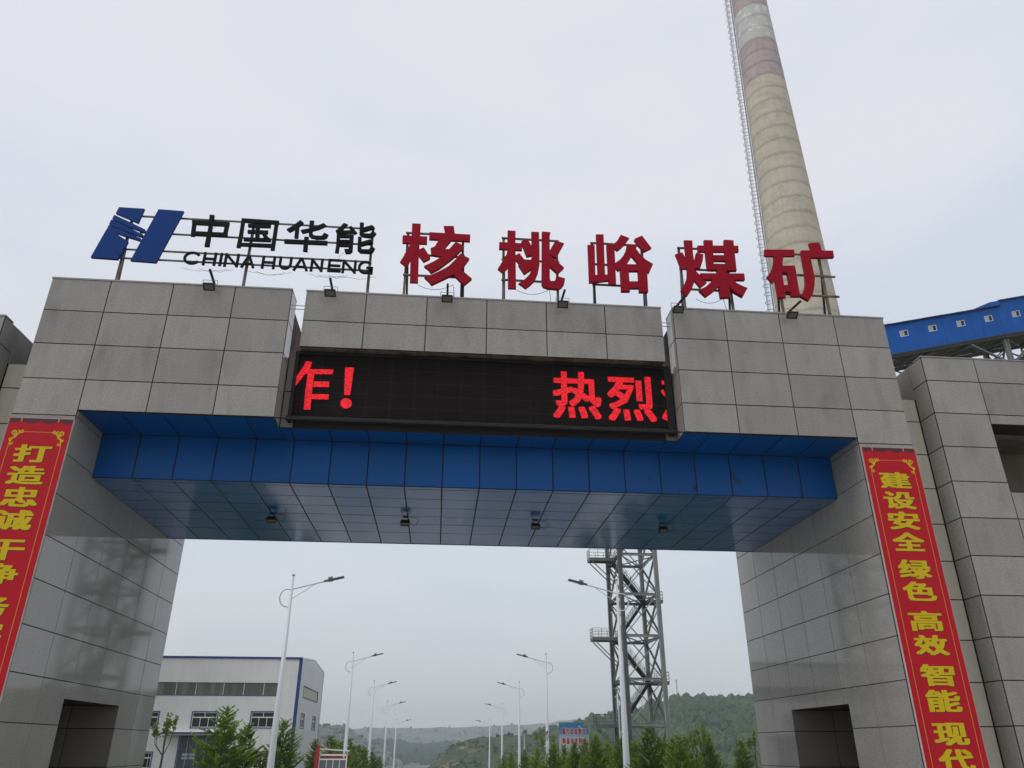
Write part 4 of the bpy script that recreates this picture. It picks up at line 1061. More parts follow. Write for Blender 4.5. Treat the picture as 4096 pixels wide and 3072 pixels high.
mb.add([gp(a, GY - .05, GH + .07), gp(b, GY - .05, GH + .07), gp(53.7, GY - .05, GH + .56), gp(b, GY - .05, GH + .56),
        gp(a, GY + 1.2, GH + .07), gp(b, GY + 1.2, GH + .07), gp(53.7, GY + 1.2, GH + .56), gp(b, GY + 1.2, GH + .56)],
       [(0, 1, 3, 2), (4, 6, 7, 5), (0, 2, 6, 4), (2, 3, 7, 6), (0, 4, 5, 1)])
mb.build('hatch_hood', GB, gal)
# underside: ribbed sheet on cross beams, bottom chords, braces
mb = MB()
x = GX0
while x < GX1 - .2:
    mb.hexa(gquad(x, x + .12, -.10, -.03, GY + .1, GYB - .1)); x += .24
mb.build('underside_rib', SHEETU, gal)
MB().hexa(gquad(GX0, GX1, -.03, 0, GY + .02, GYB - .02)).build('floor_sheet', SHEETU, gal)
MB().hexa(gquad(GX0, GX0 + .06, 0, GH, GY + .061, GYB - .061)).build('end_wall', GB, gal)
for y, h_ in ((GY + .12, .18), (GYB - .12, .30)):
    MB().ibeam(gp(GX0, y, -.14 - h_ / 2), gp(GX1, y, -.14 - h_ / 2), .20, h_, .03).build('bottom_chord', BRD if h_ < .2 else SG, gal)
MB().ibeam(gp(GX0, GYB - .12, -1.55), gp(GX1, GYB - .12, -1.55), .22, .30, .03).build('bottom_chord', SG, gal)
nb = 12; xs = [GX0 + i * (GX1 - GX0) / nb for i in range(nb + 1)]
for i in range(nb + 1):
    MB().ibeam(gp(xs[i], GY + .1, -.26), gp(xs[i], GYB - .1, -.26), .18, .24, .025).build('cross_beam', SG, gal)
    MB().beam(gp(xs[i], GYB - .12, -.3), gp(xs[i], GYB - .12, -1.5), .12, .12).build('truss_post', SG, gal)
    if i < nb:
        MB().beam(gp(xs[i], GY + .15, -.48), gp(xs[i + 1], GYB - .15, -.48), .10, .06).build('wind_brace', SG, gal)
        MB().beam(gp(xs[i], GYB - .15, -.56), gp(xs[i + 1], GY + .15, -.56), .10, .06).build('wind_brace', SG, gal)
        xm = (xs[i] + xs[i + 1]) / 2
        MB().beam(gp(xs[i], GYB - .12, -1.45), gp(xm, GYB - .12, -.35), .10, .10).build('truss_web', SG, gal)
        MB().beam(gp(xm, GYB - .12, -.35), gp(xs[i + 1], GYB - .12, -1.45), .10, .10).build('truss_web', SG, gal)
        MB().beam(gp(xm, GY + .12, -.4), gp(xs[i], GYB - .12, -1.5), .08, .08).build('truss_web', SG, gal)
for x in (54.35,):
    for y in (GY + .3, GYB - .3):
        MB().ibeam((x, y, 0), (x, y, gzb(x) - .42), .34, .34, .035, (1, 0, 0)).build('support_column', SGL, gal)
    zt = gzb(x) - .5
    for k in range(6):
        MB().beam((x, GY + .3, zt - k * 4.5), (x, GYB - .3, zt - (k + 1) * 4.5), .12, .12).build('column_brace', SG, gal)
        MB().beam((x, GYB - .3, zt - k * 4.5), (x, GY + .3, zt - (k + 1) * 4.5), .12, .12).build('column_brace', SG, gal)
    for s in (-1, 1):
        MB().beam((x + s * .1, GY + .3, zt - 2.2), gp(x + s * 3.4, GY + .12, -.4), .16, .16).build('knee_brace', SG, gal)
        MB().beam((x + s * .1, GYB - .3, zt - 2.2), gp(x + s * 3.4, GYB - .12, -1.6), .16, .16).build('knee_brace', SG, gal)
    MB().beam((x - 3.4, GYB - .3, zt - 1.2), (x + 3.6, GYB - .3, zt - 1.2), .2, .3).build('column_brace', SG, gal)

# ================================================================== steel towers
def railing(mb, pts, h=1.1, dz=1.0):
    for a, b in zip(pts, pts[1:]):
        a, b = Vector(a), Vector(b); L = (b - a).length; n = max(1, round(L / dz))
        for i in range(n + 1):
            p = a.lerp(b, i / n); mb.beam(p, p + Vector((0, 0, h)), .045, .045)
        for q in (h, h * .66, h * .33):
            mb.beam(a + Vector((0, 0, q)), b + Vector((0, 0, q)), .04, .04)
        mb.beam(a + Vector((0, 0, .06)), b + Vector((0, 0, .06)), .012, .12)
    return mb
def tower(label, x0, x1, y0, y1, zbase, levels, full=True):
    t = thing('steel_tower', label, 'tower', ((x0 + x1) / 2, (y0 + y1) / 2, zbase))
    top = levels[-1]
    for x in (x0, x1):
        for y in (y0, y1):
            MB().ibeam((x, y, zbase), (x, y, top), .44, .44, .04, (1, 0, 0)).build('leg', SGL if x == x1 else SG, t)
    lv = [zbase + .3] + list(levels)
    for i, z in enumerate(levels):
        for y in (y0, y1):
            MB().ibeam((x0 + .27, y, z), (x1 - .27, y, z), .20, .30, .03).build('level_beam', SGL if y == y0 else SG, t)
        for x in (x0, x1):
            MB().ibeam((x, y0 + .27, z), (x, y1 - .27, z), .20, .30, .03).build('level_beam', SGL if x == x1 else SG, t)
        MB().beam((x0 + .2, y0 + .2, z - .1), (x1 - .2, y1 - .2, z - .1), .12, .10).build('plan_brace', SG, t)
        MB().beam((x0 + .2, y1 - .2, z - .22), (x1 - .2, y0 + .2, z - .22), .12, .10).build('plan_brace', SG, t)
    for a, b in zip(lv, lv[1:]):
        if b - a < 2: continue
        for y, o in ((y0, .10), (y1, -.10)):
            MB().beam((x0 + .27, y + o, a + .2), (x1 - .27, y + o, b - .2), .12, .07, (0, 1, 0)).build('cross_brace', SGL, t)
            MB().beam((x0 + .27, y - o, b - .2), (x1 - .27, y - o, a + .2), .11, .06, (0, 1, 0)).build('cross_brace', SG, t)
        for x, m in ((x0, BRL), (x1, BRL)):
            ym = (y0 + y1) / 2; zm = (a + b) / 2
            MB().ibeam((x, y0 + .27, b - .2), (x, ym, zm), .20, .17, .025).build('side_brace', m, t)
            MB().ibeam((x, ym, zm), (x, y1 - .27, a + .2), .20, .17, .025).build('side_brace', m, t)
            MB().ibeam((x + .02, y1 - .27, b - .2), (x + .02, ym + .1, zm + .1), .17, .17, .025).build('side_brace', BRD, t)
            MB().ibeam((x + .02, ym - .1, zm - .1), (x + .02, y0 + .27, a + .2), .17, .17, .025).build('side_brace', BRD, t)
    if not full: return t
    # stairs zigzag along the back face
    ys = y1 - 1.3
    for i in range(len(levels) - 1):
        za, zb = levels[i], levels[i + 1]
        left_low = i % 2 == 0
        xa, xb = (x0 + .35, x1 - .35) if left_low else (x1 - .35, x0 + .35)
        fl = MB()
        for s in (-.42, .42):
            fl.beam((xa, ys + s, za), (xb, ys + s, zb), .05, .26)
        n = 18
        f = fl.build('stair_flight', STEEL_D, t)
        st = MB()
        for k in range(n):
            q = (k + .5) / n; xx = xa + (xb - xa) * q; zz = za + (zb - za) * q
            st.box(xx - .13, xx + .13, ys - .40, ys + .40, zz - .015, zz + .015)
        st.build('stair_treads', STEEL_D, f)
        hr = MB()
        for s in (-.44, .44):
            for k in range(8):
                q = k / 7; xx = xa + (xb - xa) * q; zz = za + (zb - za) * q
                hr.beam((xx, ys + s, zz), (xx, ys + s, zz + 1.05), .04, .04)
            for h in (1.05, .7, .35):
                hr.beam((xa, ys + s, za + h), (xb, ys + s, zb + h), .038, .038)
        hr.build('handrail', BRD, f)
        px = x1 if left_low else x0
        sgn = 1 if left_low else -1
        # landing outside the leg line
        L = 3.0 if not left_low else 1.7
        xo = (px + sgn * L)
        xin = px - sgn * .3
    for i, z in enumerate(levels[:-1]):
        left = i % 2 == 0
        xa, xb = ((x0 - 3.0, x0 + .2) if left else (x1 - .2, x1 + 1.7))
        ya, yb = (y0 + 2.6, y0 + 4.2) if left else (y1 - 2.6, y1 - .6)
        p = MB().box(xa, xb, ya, yb, z - .05, z); p.box(xa, xb, ya, ya + .08, z - .24, z - .05); p.box(xa, xb, yb - .08, yb, z - .24, z - .05)
        e = xa if left else xb - .08
        p.box(e, e + .08, ya + .08, yb - .08, z - .24, z - .05)
        p = p.build('platform', SG, t)
        xe = xa if left else xb; xi = x0 if left else x1
        railing(MB(), [(xi, ya, z), (xe, ya, z), (xe, yb, z), (xi, yb, z)]).build('railing', SG, p)
        for yy in (ya + .05, yb - .05):
            MB().beam((xe + (.3 if left else -.3), yy, z - .3), (xi, yy, z - 2.9), .10, .10).build('platform_strut', SG, t)
        if left:
            m = MB(); m.tube([(x0 - .7, ya + .1, z), (x0 - .7, ya + .1, z + 3.0)], .05, 6); m.lathe((x0 - .7, ya + .1, z + 2.75), [(.05, 0), (.16, .03), (.10, .14), (.02, .22)], 8)
            m.build('light_mast', GALV, t)
    return t
LV = [3.9, 8.4, 12.9, 17.4, 21.9, 26.4, 30.9]
tower('tall grey lattice steel tower with zigzag stairs, seen under the gate', 27.35, 31.5, 72.9, 79.6, gz(76), LV)
tower('grey lattice steel tower hidden beyond the left pillar and mirrored in the right one', -29.6, -25.5, 75.0, 81.0, gz(78), LV, full=False)

# ================================================================== street lamps
def lamp_proto():
    t = thing('street_lamp', 'x', 'street lamp')
    MB().tube([(0, 0, 0), (0, 0, .45), (0, 0, 9.25)], [.18, .165, .052], 12).build('pole', WHITE_P, t, smooth=True)
    MB().box(-.22, .22, -.22, .22, 0, .03).build('base_plate', GALV, t)
    m = MB()
    pr = [(.03 + 0, 0), (.05, .02), (.085, .08), (.06, .14), (.001, .16)]
    m.lathe((0, 0, 9.24), pr, 12); m.build('finial', M('polished_ball', (0.6, 0.6, 0.62), 0.15, metal=0.8), t, smooth=True)
    m = MB()
    P = [(0, 0, 7.72), (-.16, 0, 7.80)] + [(-.14 - .40 * sin(a) , 0, 8.22 - .44 * cos(a)) for a in [pi * q / 8 for q in range(1, 8)]] + [(0, 0, 8.62), (.5, 0, 8.76), (1.1, 0, 8.92), (1.62, 0, 9.05)]
    m.tube(P, .032, 8); m.build('arm', WHITE_P, t, smooth=True)
    m = MB(); m.tube([(.05, 0, 8.18), (1.08, 0, 8.88)], .018, 6); m.build('arm_strut', WHITE_P, t)
    DG = M('lamp_head_grey', (0.10, 0.10, 0.105), 0.5, metal=0.3)
    a = Vector((1.50, 0, 9.03)); d = Vector((.97, 0, .235)).normalized(); u = Vector((-d.z, 0, d.x)); y = Vector((0, 1, 0))
    def R(s, hw, z0, z1): c = a + d * s; return [c - y * hw + u * z0, c + y * hw + u * z0], [c - y * hw + u * z1, c + y * hw + u * z1]
    m = MB()
    for (s0, h0, s1, h1, z0, z1) in ((0, .04, .2, .05, -.04, .05), (.2, .08, .42, .15, -.06, .06), (.42, .15, .98, .14, -.03, .035)):
        b0, t0 = R(s0, h0, z0, z1); b1, t1 = R(s1, h1, z0, z1)
        m.hexa([b0[0], b1[0], b1[1], b0[1], t0[0], t1[0], t1[1], t0[1]])
    m.build('lamp_head', DG, t)
    m = MB(); b0, t0 = R(.46, .11, -.042, -.031); b1, t1 = R(.94, .10, -.042, -.031)
    m.hexa([b0[0], b1[0], b1[1], b0[1], t0[0], t1[0], t1[1], t0[1]]); m.build('lamp_lens', LENS, t)
    m = MB(); b0, t0 = R(.22, .07, .06, .15); b1, t1 = R(.44, .07, .06, .15)
    m.hexa([b0[0], b1[0], b1[1], b0[1], t0[0], t1[0], t1[1], t0[1]]); m.build('driver_box', GALV, t)
    m = MB(); m.beam((.03, 0, 7.9), (.03, 0, 8.3), .05, .09); m.build('clamp', WHITE_P, t)
    m = MB(); m.beam((-.16, 0, 2.3), (.26, 0, 2.32), .1, .07); m.build('junction_box', WHITE_P, t)
    return t
lp0 = lamp_proto()
ords = ['nearest', 'second', 'third', 'fourth', 'farthest']
for i, (x, y, z) in enumerate(D['lamps']):
    left = i % 2 == 0
    o = lp0 if i == 0 else dup(lp0)
    o.location = (x, y, z - 9.4); o.rotation_euler = (0, 0, 0 if left else pi)
    o['label'] = 'white street lamp with one curved arm, the %s in the %s row' % (ords[i // 2], 'left' if left else 'right')
    o['group'] = 'street lamps lining the road'
# slimmer lamps of a side road
for i, (x, y, z, d) in enumerate(((-4.93, 95.05, 3.55, 'between the first spruces and the second left lamp'), (18.56, 95.11, 3.42, 'between the nearest and second right lamps'),
                               (23.22, 58.96, 6.47, 'behind the nearest right lamp'), (33.76, 76.89, 2.88, 'just right of the steel tower'))):
    t = thing('lamp_post', 'small white twin lamp post, %s' % d, 'lamp post', (x, y, gz(y)), 'small lamp posts beyond the road')
    g = gz(y)
    MB().tube([(x, y, g), (x, y, z)], [.07, .05], 8).build('pole', WHITE_P, t)
    m = MB(); m.box(x - .08, x + .32, y - .08, y + .08, z - .12, z - .06); m.box(x - .42, x - .06, y - .08, y + .08, z + .02, z + .08)
    m.tube([(x, y, z - .5), (x + .2, y, z - .15)], .03, 6); m.tube([(x, y, z - .45), (x - .25, y, z + .02)], .03, 6)
    m.build('lamp_head', SGL, t)

# ================================================================== workshop
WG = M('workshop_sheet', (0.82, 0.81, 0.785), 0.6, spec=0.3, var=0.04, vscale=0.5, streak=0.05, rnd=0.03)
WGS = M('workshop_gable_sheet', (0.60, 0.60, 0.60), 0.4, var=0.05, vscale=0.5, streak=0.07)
BTR = M('blue_trim', (0.012, 0.045, 0.22), 0.5)
WFR = M('window_white', (0.80, 0.80, 0.80), 0.4)
TRANS = M('translucent_strip', (0.115, 0.12, 0.095), 0.35, var=0.2, vscale=0.5, col2=(0.22, 0.225, 0.15), c2scale=0.35, c2lo=0.55, c2hi=0.62, c2stretch=(1, 1, 0.02))
DOOR = M('grey_door_sheet', (0.070, 0.085, 0.105), 0.4, var=0.06)
ws = thing('workshop', 'pale grey sheet metal workshop with blue trim and a strip window', 'building', (-22, 94, gz(84)))
Y0, Y1, XR_, XL_, ZG, ZE, ZR = 84.5, 104.2, -9.06, -42.0, gz(84) - 1, 11.22, 11.95
def front_wall(x0, x1, z0, z1, holes):
    """splits the facade into sheets round its openings"""
    xs = sorted({x0, x1} | {h[0] for h in holes} | {h[1] for h in holes})
    mb = []
    for a, b in zip(xs, xs[1:]):
        hs = sorted([(h[2], h[3]) for h in holes if h[0] <= a and h[1] >= b])
        z = z0
        for (p, q) in hs:
            if p > z: mb.append((a, b, z, p))
            z = q
        if z < z1: mb.append((a, b, z, z1))
    return mb
WIN = [(-27.3, -24.45, 3.68, 5.31), (-20.70, -17.94, 3.70, 5.31), (-14.12, -11.43, 3.73, 5.35), (-27.0, -24.42, -0.45, 1.13), (-14.1, -11.4, -0.45, 1.15),
       (-33.9, -31.1, 3.70, 5.31)]
BAND = (-36.0, -11.42, 7.16, 8.45); DR = (-21.66, -16.6, ZG, 2.85)
mb = MB()
for a, b, z0_, z1_ in front_wall(XL_, XR_, ZG, ZE, WIN + [BAND, DR]): mb.box(a, b, Y0, Y0 + .1, z0_, z1_)
mb.build('front_wall', WG, ws)
GW = [(87.9, 100.2, 7.2, 8.37), (87.95, 90.5, 3.80, 5.31), (97.55, 100.2, 3.78, 5.32)]
mb = MB()
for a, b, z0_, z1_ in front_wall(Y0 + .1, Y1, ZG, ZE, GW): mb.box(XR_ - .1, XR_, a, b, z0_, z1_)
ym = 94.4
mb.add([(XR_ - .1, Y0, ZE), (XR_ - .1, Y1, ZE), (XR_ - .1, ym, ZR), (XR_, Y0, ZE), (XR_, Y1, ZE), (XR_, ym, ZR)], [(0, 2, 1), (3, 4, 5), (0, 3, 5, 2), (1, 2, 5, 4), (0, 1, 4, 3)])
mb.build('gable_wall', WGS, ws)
MB().box(XL_, XR_ - .1, Y1 - .1, Y1, ZG, ZE).build('rear_wall', WG, ws)
mb = MB()
for q in range(31):
    x = XR_ - .7 - q
    zz = [(ZG, 3.5), (5.5, 7.05), (8.52, ZE - .1)] if any(h[0] - .12 < x < h[1] + .12 for h in WIN + [BAND, DR]) else [(ZG, ZE - .1)]
    for a, b in zz: mb.box(x, x + .035, Y0 - .012, Y0 - .001, a, b)
mb.build('wall_rib', WG, ws)
mb = MB()
for q in range(19): 
    y = Y0 + .9 + q * 1.03
    zz = [(ZG, 3.6), (5.5, 7.0), (8.5, ZE - .05)] if 87.7 < y < 100.4 else [(ZG, ZE - .05)]
    for a, b in zz: mb.box(XR_ + .001, XR_ + .012, y, y + .035, a, b)
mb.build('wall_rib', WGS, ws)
mb = MB(); mb.hexa([(XL_, Y0 - .05, ZE), (XR_ + .04, Y0 - .05, ZE), (XR_ + .04, ym, ZR), (XL_, ym, ZR), (XL_, Y0 - .05, ZE + .1), (XR_ + .04, Y0 - .05, ZE + .1), (XR_ + .04, ym, ZR + .1), (XL_, ym, ZR + .1)])
mb.hexa([(XL_, ym, ZR), (XR_ + .04, ym, ZR), (XR_ + .04, Y1 + .05, ZE), (XL_, Y1 + .05, ZE), (XL_, ym, ZR + .1), (XR_ + .04, ym, ZR + .1), (XR_ + .04, Y1 + .05, ZE + .1), (XL_, Y1 + .05, ZE + .1)])
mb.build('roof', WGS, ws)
MB().box(XL_, XR_ + .05, Y0 - .12, Y0 - .02, ZE - .06, ZE + .16).build('eave_trim', BTR, ws)
MB().box(XR_ - .32, XR_ + .03, Y0 - .035, Y0 - .003, ZG, ZE - .06).build('corner_trim', BTR, ws)
MB().box(XR_ + .003, XR_ + .035, Y0 - .035, Y0 + .22, ZG, ZE - .06).build('corner_trim', BTR, ws)
MB().box(XR_ - .005, XR_ + .03, Y1 - .1, Y1 + .03, ZG, ZE).build('corner_trim', BTR, ws)
mb = MB().box(BAND[0], BAND[1] + .08, Y0 - .03, Y0 + .02, 7.06, 7.155); mb.box(BAND[1], BAND[1] + .09, Y0 - .03, Y0 + .02, 7.155, 8.50)
mb.build('window_trim', BTR, ws)
MB().box(BAND[0], BAND[1] + .05, Y0 - .02, Y0 + .02, 8.452, 8.50).build('window_trim', STEEL_D, ws)
x = BAND[0]
while x < BAND[1] - .3:
    e = min(x + 1.115, BAND[1]); MB().box(x + .012, e - .012, Y0 + .06, Y0 + .075, 7.16, 8.45).build('band_pane', TRANS, ws); x += 1.115
mb = MB()
for x in (-23.04, -20.81, -17.7, -15.39, -13.12, -26, -28.4, -31): mb.box(x - .03, x + .03, Y0 + .02, Y0 + .06, 7.16, 8.45)
mb.build('band_mullion', WFR, ws)
MB().box(-36, -11.4, Y0 + .6, Y0 + .62, 6.9, 8.7).build('band_backing', M('dim_interior', (0.05, 0.05, 0.04), 0.9), ws)
def window(x0, x1, z0, z1, yy=Y0, side=False):
    f = MB(); g = []
    w, h = x1 - x0, z1 - z0
    T_ = (lambda a, b, c, d, e, f_: (a, b, c, d, e, f_)) if not side else (lambda a, b, c, d, e, f_: (XR_ - d + Y0, XR_ - c + Y0, a, b, e, f_))
    tr = MB()
    for (p, q, r, s) in ((x0 - .10, x1 + .10, z1, z1 + .10), (x0 - .10, x1 + .10, z0 - .10, z0), (x0 - .10, x0, z0, z1), (x1, x1 + .10, z0, z1)):
        tr.box(*T_(p, q, Y0 - .04, Y0 + .04, r, s))
    tr.build('window_trim', BTR, ws)
    t_ = .08
    zt = z0 + h * .66
    for (p, q, r, s) in ((x0, x1, z1 - t_, z1), (x0, x1, z0, z0 + t_), (x0, x0 + t_, z0 + t_, z1 - t_), (x1 - t_, x1, z0 + t_, z1 - t_), (x0 + t_, x1 - t_, zt - .06, zt + .06)):
        f.box(*T_(p, q, Y0 + .03, Y0 + .10, r, s))
    xm = (x0 + x1) / 2
    f.box(*T_(xm - .04, xm + .04, Y0 + .03, Y0 + .10, zt + .06, z1 - t_))
    for k in (1, 2):
        xx = x0 + w * k / 3; f.box(*T_(xx - .035, xx + .035, Y0 + .03, Y0 + .10, z0 + t_, zt - .06))
    fo = f.build('window_frame', WFR, ws)
    for (p, q, r, s) in ((x0 + t_, xm - .04, zt + .06, z1 - t_), (xm + .04, x1 - t_, zt + .06, z1 - t_), (x0 + t_, x0 + w / 3 - .035, z0 + t_, zt - .06), (x0 + w / 3 + .035, x0 + 2 * w / 3 - .035, z0 + t_, zt - .06), (x0 + 2 * w / 3 + .035, x1 - t_, z0 + t_, zt - .06)):
        MB().box(*T_(p, q, Y0 + .06, Y0 + .075, r, s)).build('window_pane', GLASS_D, fo)
for (a, b, c, d) in WIN: window(a, b, c, d)
window(87.95, 90.5, 3.80, 5.31, side=True); window(97.55, 100.2, 3.78, 5.32, side=True)
mb = MB().box(XR_ - .06, XR_ - .04, 87.9, 100.2, 7.2, 8.37); mb.build('gable_strip_pane', M('pale_strip', (0.36, 0.36, 0.27), 0.4, var=0.15, vscale=1), ws)
mb = MB()
for (p, q, r, s) in ((87.8, 100.3, 8.37, 8.45), (87.8, 100.3, 7.10, 7.2), (87.8, 87.9, 7.2, 8.37), (100.2, 100.3, 7.2, 8.37)): mb.box(XR_ - .03, XR_ + .03, p, q, r, s)
mb.build('window_trim', STEEL_D, ws)
dr = MB().box(DR[0], DR[1], Y0 + .05, Y0 + .12, ZG, DR[3]).build('sliding_door', DOOR, ws)
mb = MB()
for x in (-21.17, -20.40, -18.0, -17.3):
    pass
for (p, q) in ((-21.15, -20.5), (-20.38, -19.75)):
    for (r, s) in ((.80, 1.05), (.45, .70)): mb.box(p, q, Y0 + .035, Y0 + .048, r, s)
mb.build('door_window', M('door_pane', (0.42, 0.46, 0.5), 0.1), dr)
mb = MB(); mb.box(-19.72, -19.66, Y0 + .03, Y0 + .049, ZG, 2.85); mb.box(-19.9, -19.5, Y0 - .02, Y0 + .049, -.25, -.19)
mb.build('door_rail', GLASS_D, dr)
MB().box(DR[0] - .12, DR[0] - .02, Y0 - .03, Y0 + .02, ZG, 2.85).build('door_trim', BTR, ws)
mb = MB(); mb.hexa([(-23.4, Y0 - 1.3, 2.95), (-15.6, Y0 - 1.3, 2.95), (-15.6, Y0, 3.05), (-23.4, Y0, 3.05), (-23.4, Y0 - 1.3, 3.15), (-15.6, Y0 - 1.3, 3.15), (-15.6, Y0, 3.4), (-23.4, Y0, 3.4)])
mb.build('door_canopy', WG, ws)
MB().box(-23.45, -15.55, Y0 - 1.34, Y0 - 1.30, 3.02, 3.20).build('canopy_trim', BTR, ws)
t = thing('wind_gauge', 'tiny weather mast on the roof ridge of the workshop', 'antenna', (-13.2, ym, ZR + .1))
m = MB(); m.tube([(-13.2, ym, ZR + .08), (-13.2, ym, ZR + 1.0)], .03, 6); m.beam((-13.45, ym, ZR + .55), (-12.85, ym, ZR + .6), .03, .05); m.build('mast', GALV, t)
m = MB(); m.lathe((-12.85, ym, ZR + .6), [(.08, 0), (.1, .08), (.04, .16)], 8); m.lathe((-12.95, ym, ZR + .85), [(.06, 0), (.08, .06), (.03, .12)], 8); m.build('cup', WFR, t)

# ================================================================== billboard and notice board
bb = thing('billboard', 'blue and white roadside billboard with two lines of red characters', 'billboard', (22.5, 79.6, gz(79)))
bx0, bx1, by, bz0, bz1 = 20.85, 24.2, 79.6, 0.0, 4.27
bm_ = bpy.data.materials.new('billboard_print'); bm_.use_nodes = True
t_ = bm_.node_tree; pr_ = t_.nodes['Principled BSDF']; pr_.inputs['Roughness'].default_value = .5
ge = t_.nodes.new('ShaderNodeNewGeometry'); se = t_.nodes.new('ShaderNodeSeparateXYZ'); t_.links.new(ge.outputs['Position'], se.inputs[0])
mr_ = t_.nodes.new('ShaderNodeMapRange'); mr_.inputs[1].default_value = bz0; mr_.inputs[2].default_value = bz1; t_.links.new(se.outputs['Z'], mr_.inputs[0])
ra_ = t_.nodes.new('ShaderNodeValToRGB'); t_.links.new(mr_.outputs[0], ra_.inputs[0]); t_.links.new(ra_.outputs[0], pr_.inputs['Base Color'])
e = ra_.color_ramp.elements; e[0].position = 0.0; e[0].color = (.05, .25, .01, 1); e[1].position = 1.0; e[1].color = (.02, .20, .38, 1)
for p_, c_ in ((.14, (.09, .36, .02, 1)), (.20, (.50, .49, .46, 1)), (.55, (.50, .52, .54, 1)), (.68, (.32, .45, .55, 1)), (.74, (.05, .28, .48, 1))):
    q = e.new(p_); q.color = c_
MB().box(bx0, bx1, by, by + .06, bz0, bz1).build('board', bm_, bb)
mb = MB()
for x in (bx0 + .1, bx1 - .1): mb.box(x - .06, x + .06, by + .07, by + .19, gz(79) - .1, bz1)
for z in (.5, 2.2, 4.1): mb.box(bx0, bx1, by + .065, by + .12, z - .04, z + .04)
mb.build('board_frame', GALV, bb)
BR = M('print_red', (0.36, 0.012, 0.03), .5); BW = M('print_white', (0.75, 0.75, 0.75), .5)
for line, z0_, z1_ in (('履行社会责任', 3.04, 3.67), ('彰显央企担当', 2.08, 2.70)):
    for i, ch in enumerate(line):
        xa = bx0 + .34 + i * .455
        bold_char(MB(), ch, xa - .03, xa + .45, z0_ - .035, z1_ + .035, by - .004, .10, .10, 3, 3, .0002).build('character_outline', BW, bb)
        bold_char(MB(), ch, xa, xa + .41, z0_, z1_, by - .010, .045, .045, 3, 2, .0004).build('character', BR, bb)
mb = MB()
rs = random.Random(8)
for k in range(26):
    cx_, cz_ = bx1 - abs(rs.gauss(0, .28)) - .03, bz1 - .05 - abs(rs.gauss(0, .3)) * (.4 + .6 * rs.random()); r = rs.uniform(.05, .1)
    if cx_ < bx0 + .1: continue
    a = rs.uniform(0, 6)
    mb.flat([(min(bx1 - .01, cx_ + r * cos(a + q * 2.09)), min(bz1 - .01, cz_ + r * sin(a + q * 2.09))) for q in range(3)], by - .002 - .0001 * k)
mb.build('leaf_print', M('print_gold', (.45, .35, .03), .5), bb)
mb = MB()
for k in range(14):
    cx_, cz_ = bx0 + .06 + rs.random() * .6, bz1 - .06 - rs.random() * .12; a = rs.uniform(0, 6); r = .07
    mb.flat([(cx_ + r * cos(a + q * 2.09), min(bz1 - .01, cz_ + r * sin(a + q * 2.09))) for q in range(3)], by - .002 - .0001 * k)
mb.build('leaf_print', M('print_green', (.18, .33, .03), .5), bb)
mb = MB()
for cx_, cz_, s in ((bx0 + 2.3, bz1 - .38, .13), (bx0 + 2.5, bz1 - .55, .17)):
    mb.flat([(cx_, cz_ - s), (cx_ + s, cz_ - .2 * s), (cx_ + .1 * s, cz_), (cx_ - .4 * s, cz_ + s)], by - .004)
    mb.flat([(cx_ - s, cz_ - .5 * s), (cx_ + .2 * s, cz_ - .9 * s), (cx_ + .1 * s, cz_)], by - .005)
mb.build('bird_print', BW, bb)
mb = MB(); mb.flat([(bx0 + 1.02 + .08 * cos(a * .7), bz1 - .36 + .09 * sin(a * .7)) for a in range(9)], by - .004); mb.build('balloon_print', M('print_brown', (.25, .08, .06), .5), bb)

nb_ = thing('notice_board', 'roadside notice board with a red side panel and slatted top', 'notice board', (-.9, 53.0, gz(53)))
g = gz(53)
NR = M('notice_red', (0.42, 0.02, 0.035), .45)
MB().hexa([(-2.15, 52.9, g), (-1.85, 52.9, g), (-1.85, 53.25, g), (-2.15, 53.25, g), (-2.1, 52.9, 1.62), (-1.82, 52.9, 1.86), (-1.82, 53.25, 1.86), (-2.1, 53.25, 1.62)]).build('side_panel', NR, nb_)
MB().hexa([(-1.82, 52.95, 1.52), (.46, 52.95, 1.38), (.46, 53.3, 1.38), (-1.82, 53.3, 1.52), (-1.82, 52.95, 1.60), (.46, 52.95, 1.46), (.46, 53.3, 1.46), (-1.82, 53.3, 1.60)]).build('top_rail', WFR, nb_)
MB().box(-1.80, .30, 53.0, 53.1, 1.08, 1.2).build('middle_rail', WFR, nb_)
for i in range(4): MB().box(-1.2 + i * .45, -1.12 + i * .45, 53.02, 53.2, .93, 1.42).build('slat', NR, nb_)
MB().box(-1.6, .25, 53.05, 53.12, .90, .96).build('slat', NR, nb_)
mb = MB()
for x in (-1.82, .26): mb.box(x, x + .07, 53.0, 53.1, g, 1.4)
for i in range(1, 4): mb.box(-1.75 + i * .5, -1.70 + i * .5, 53.0, 53.06, g + .5, .78)
mb.box(-1.75, .26, 53.0, 53.08, .78, .88); mb.box(-1.75, .26, 53.0, 53.08, g + .42, g + .5)
mb.build('board_frame', WFR, nb_)
for i in range(4): MB().box(-1.73 + i * .5, -1.27 + i * .5, 53.03, 53.045, g + .5, .78).build('display_pane', M('display_pane', (.16, .18, .2), .15), nb_)

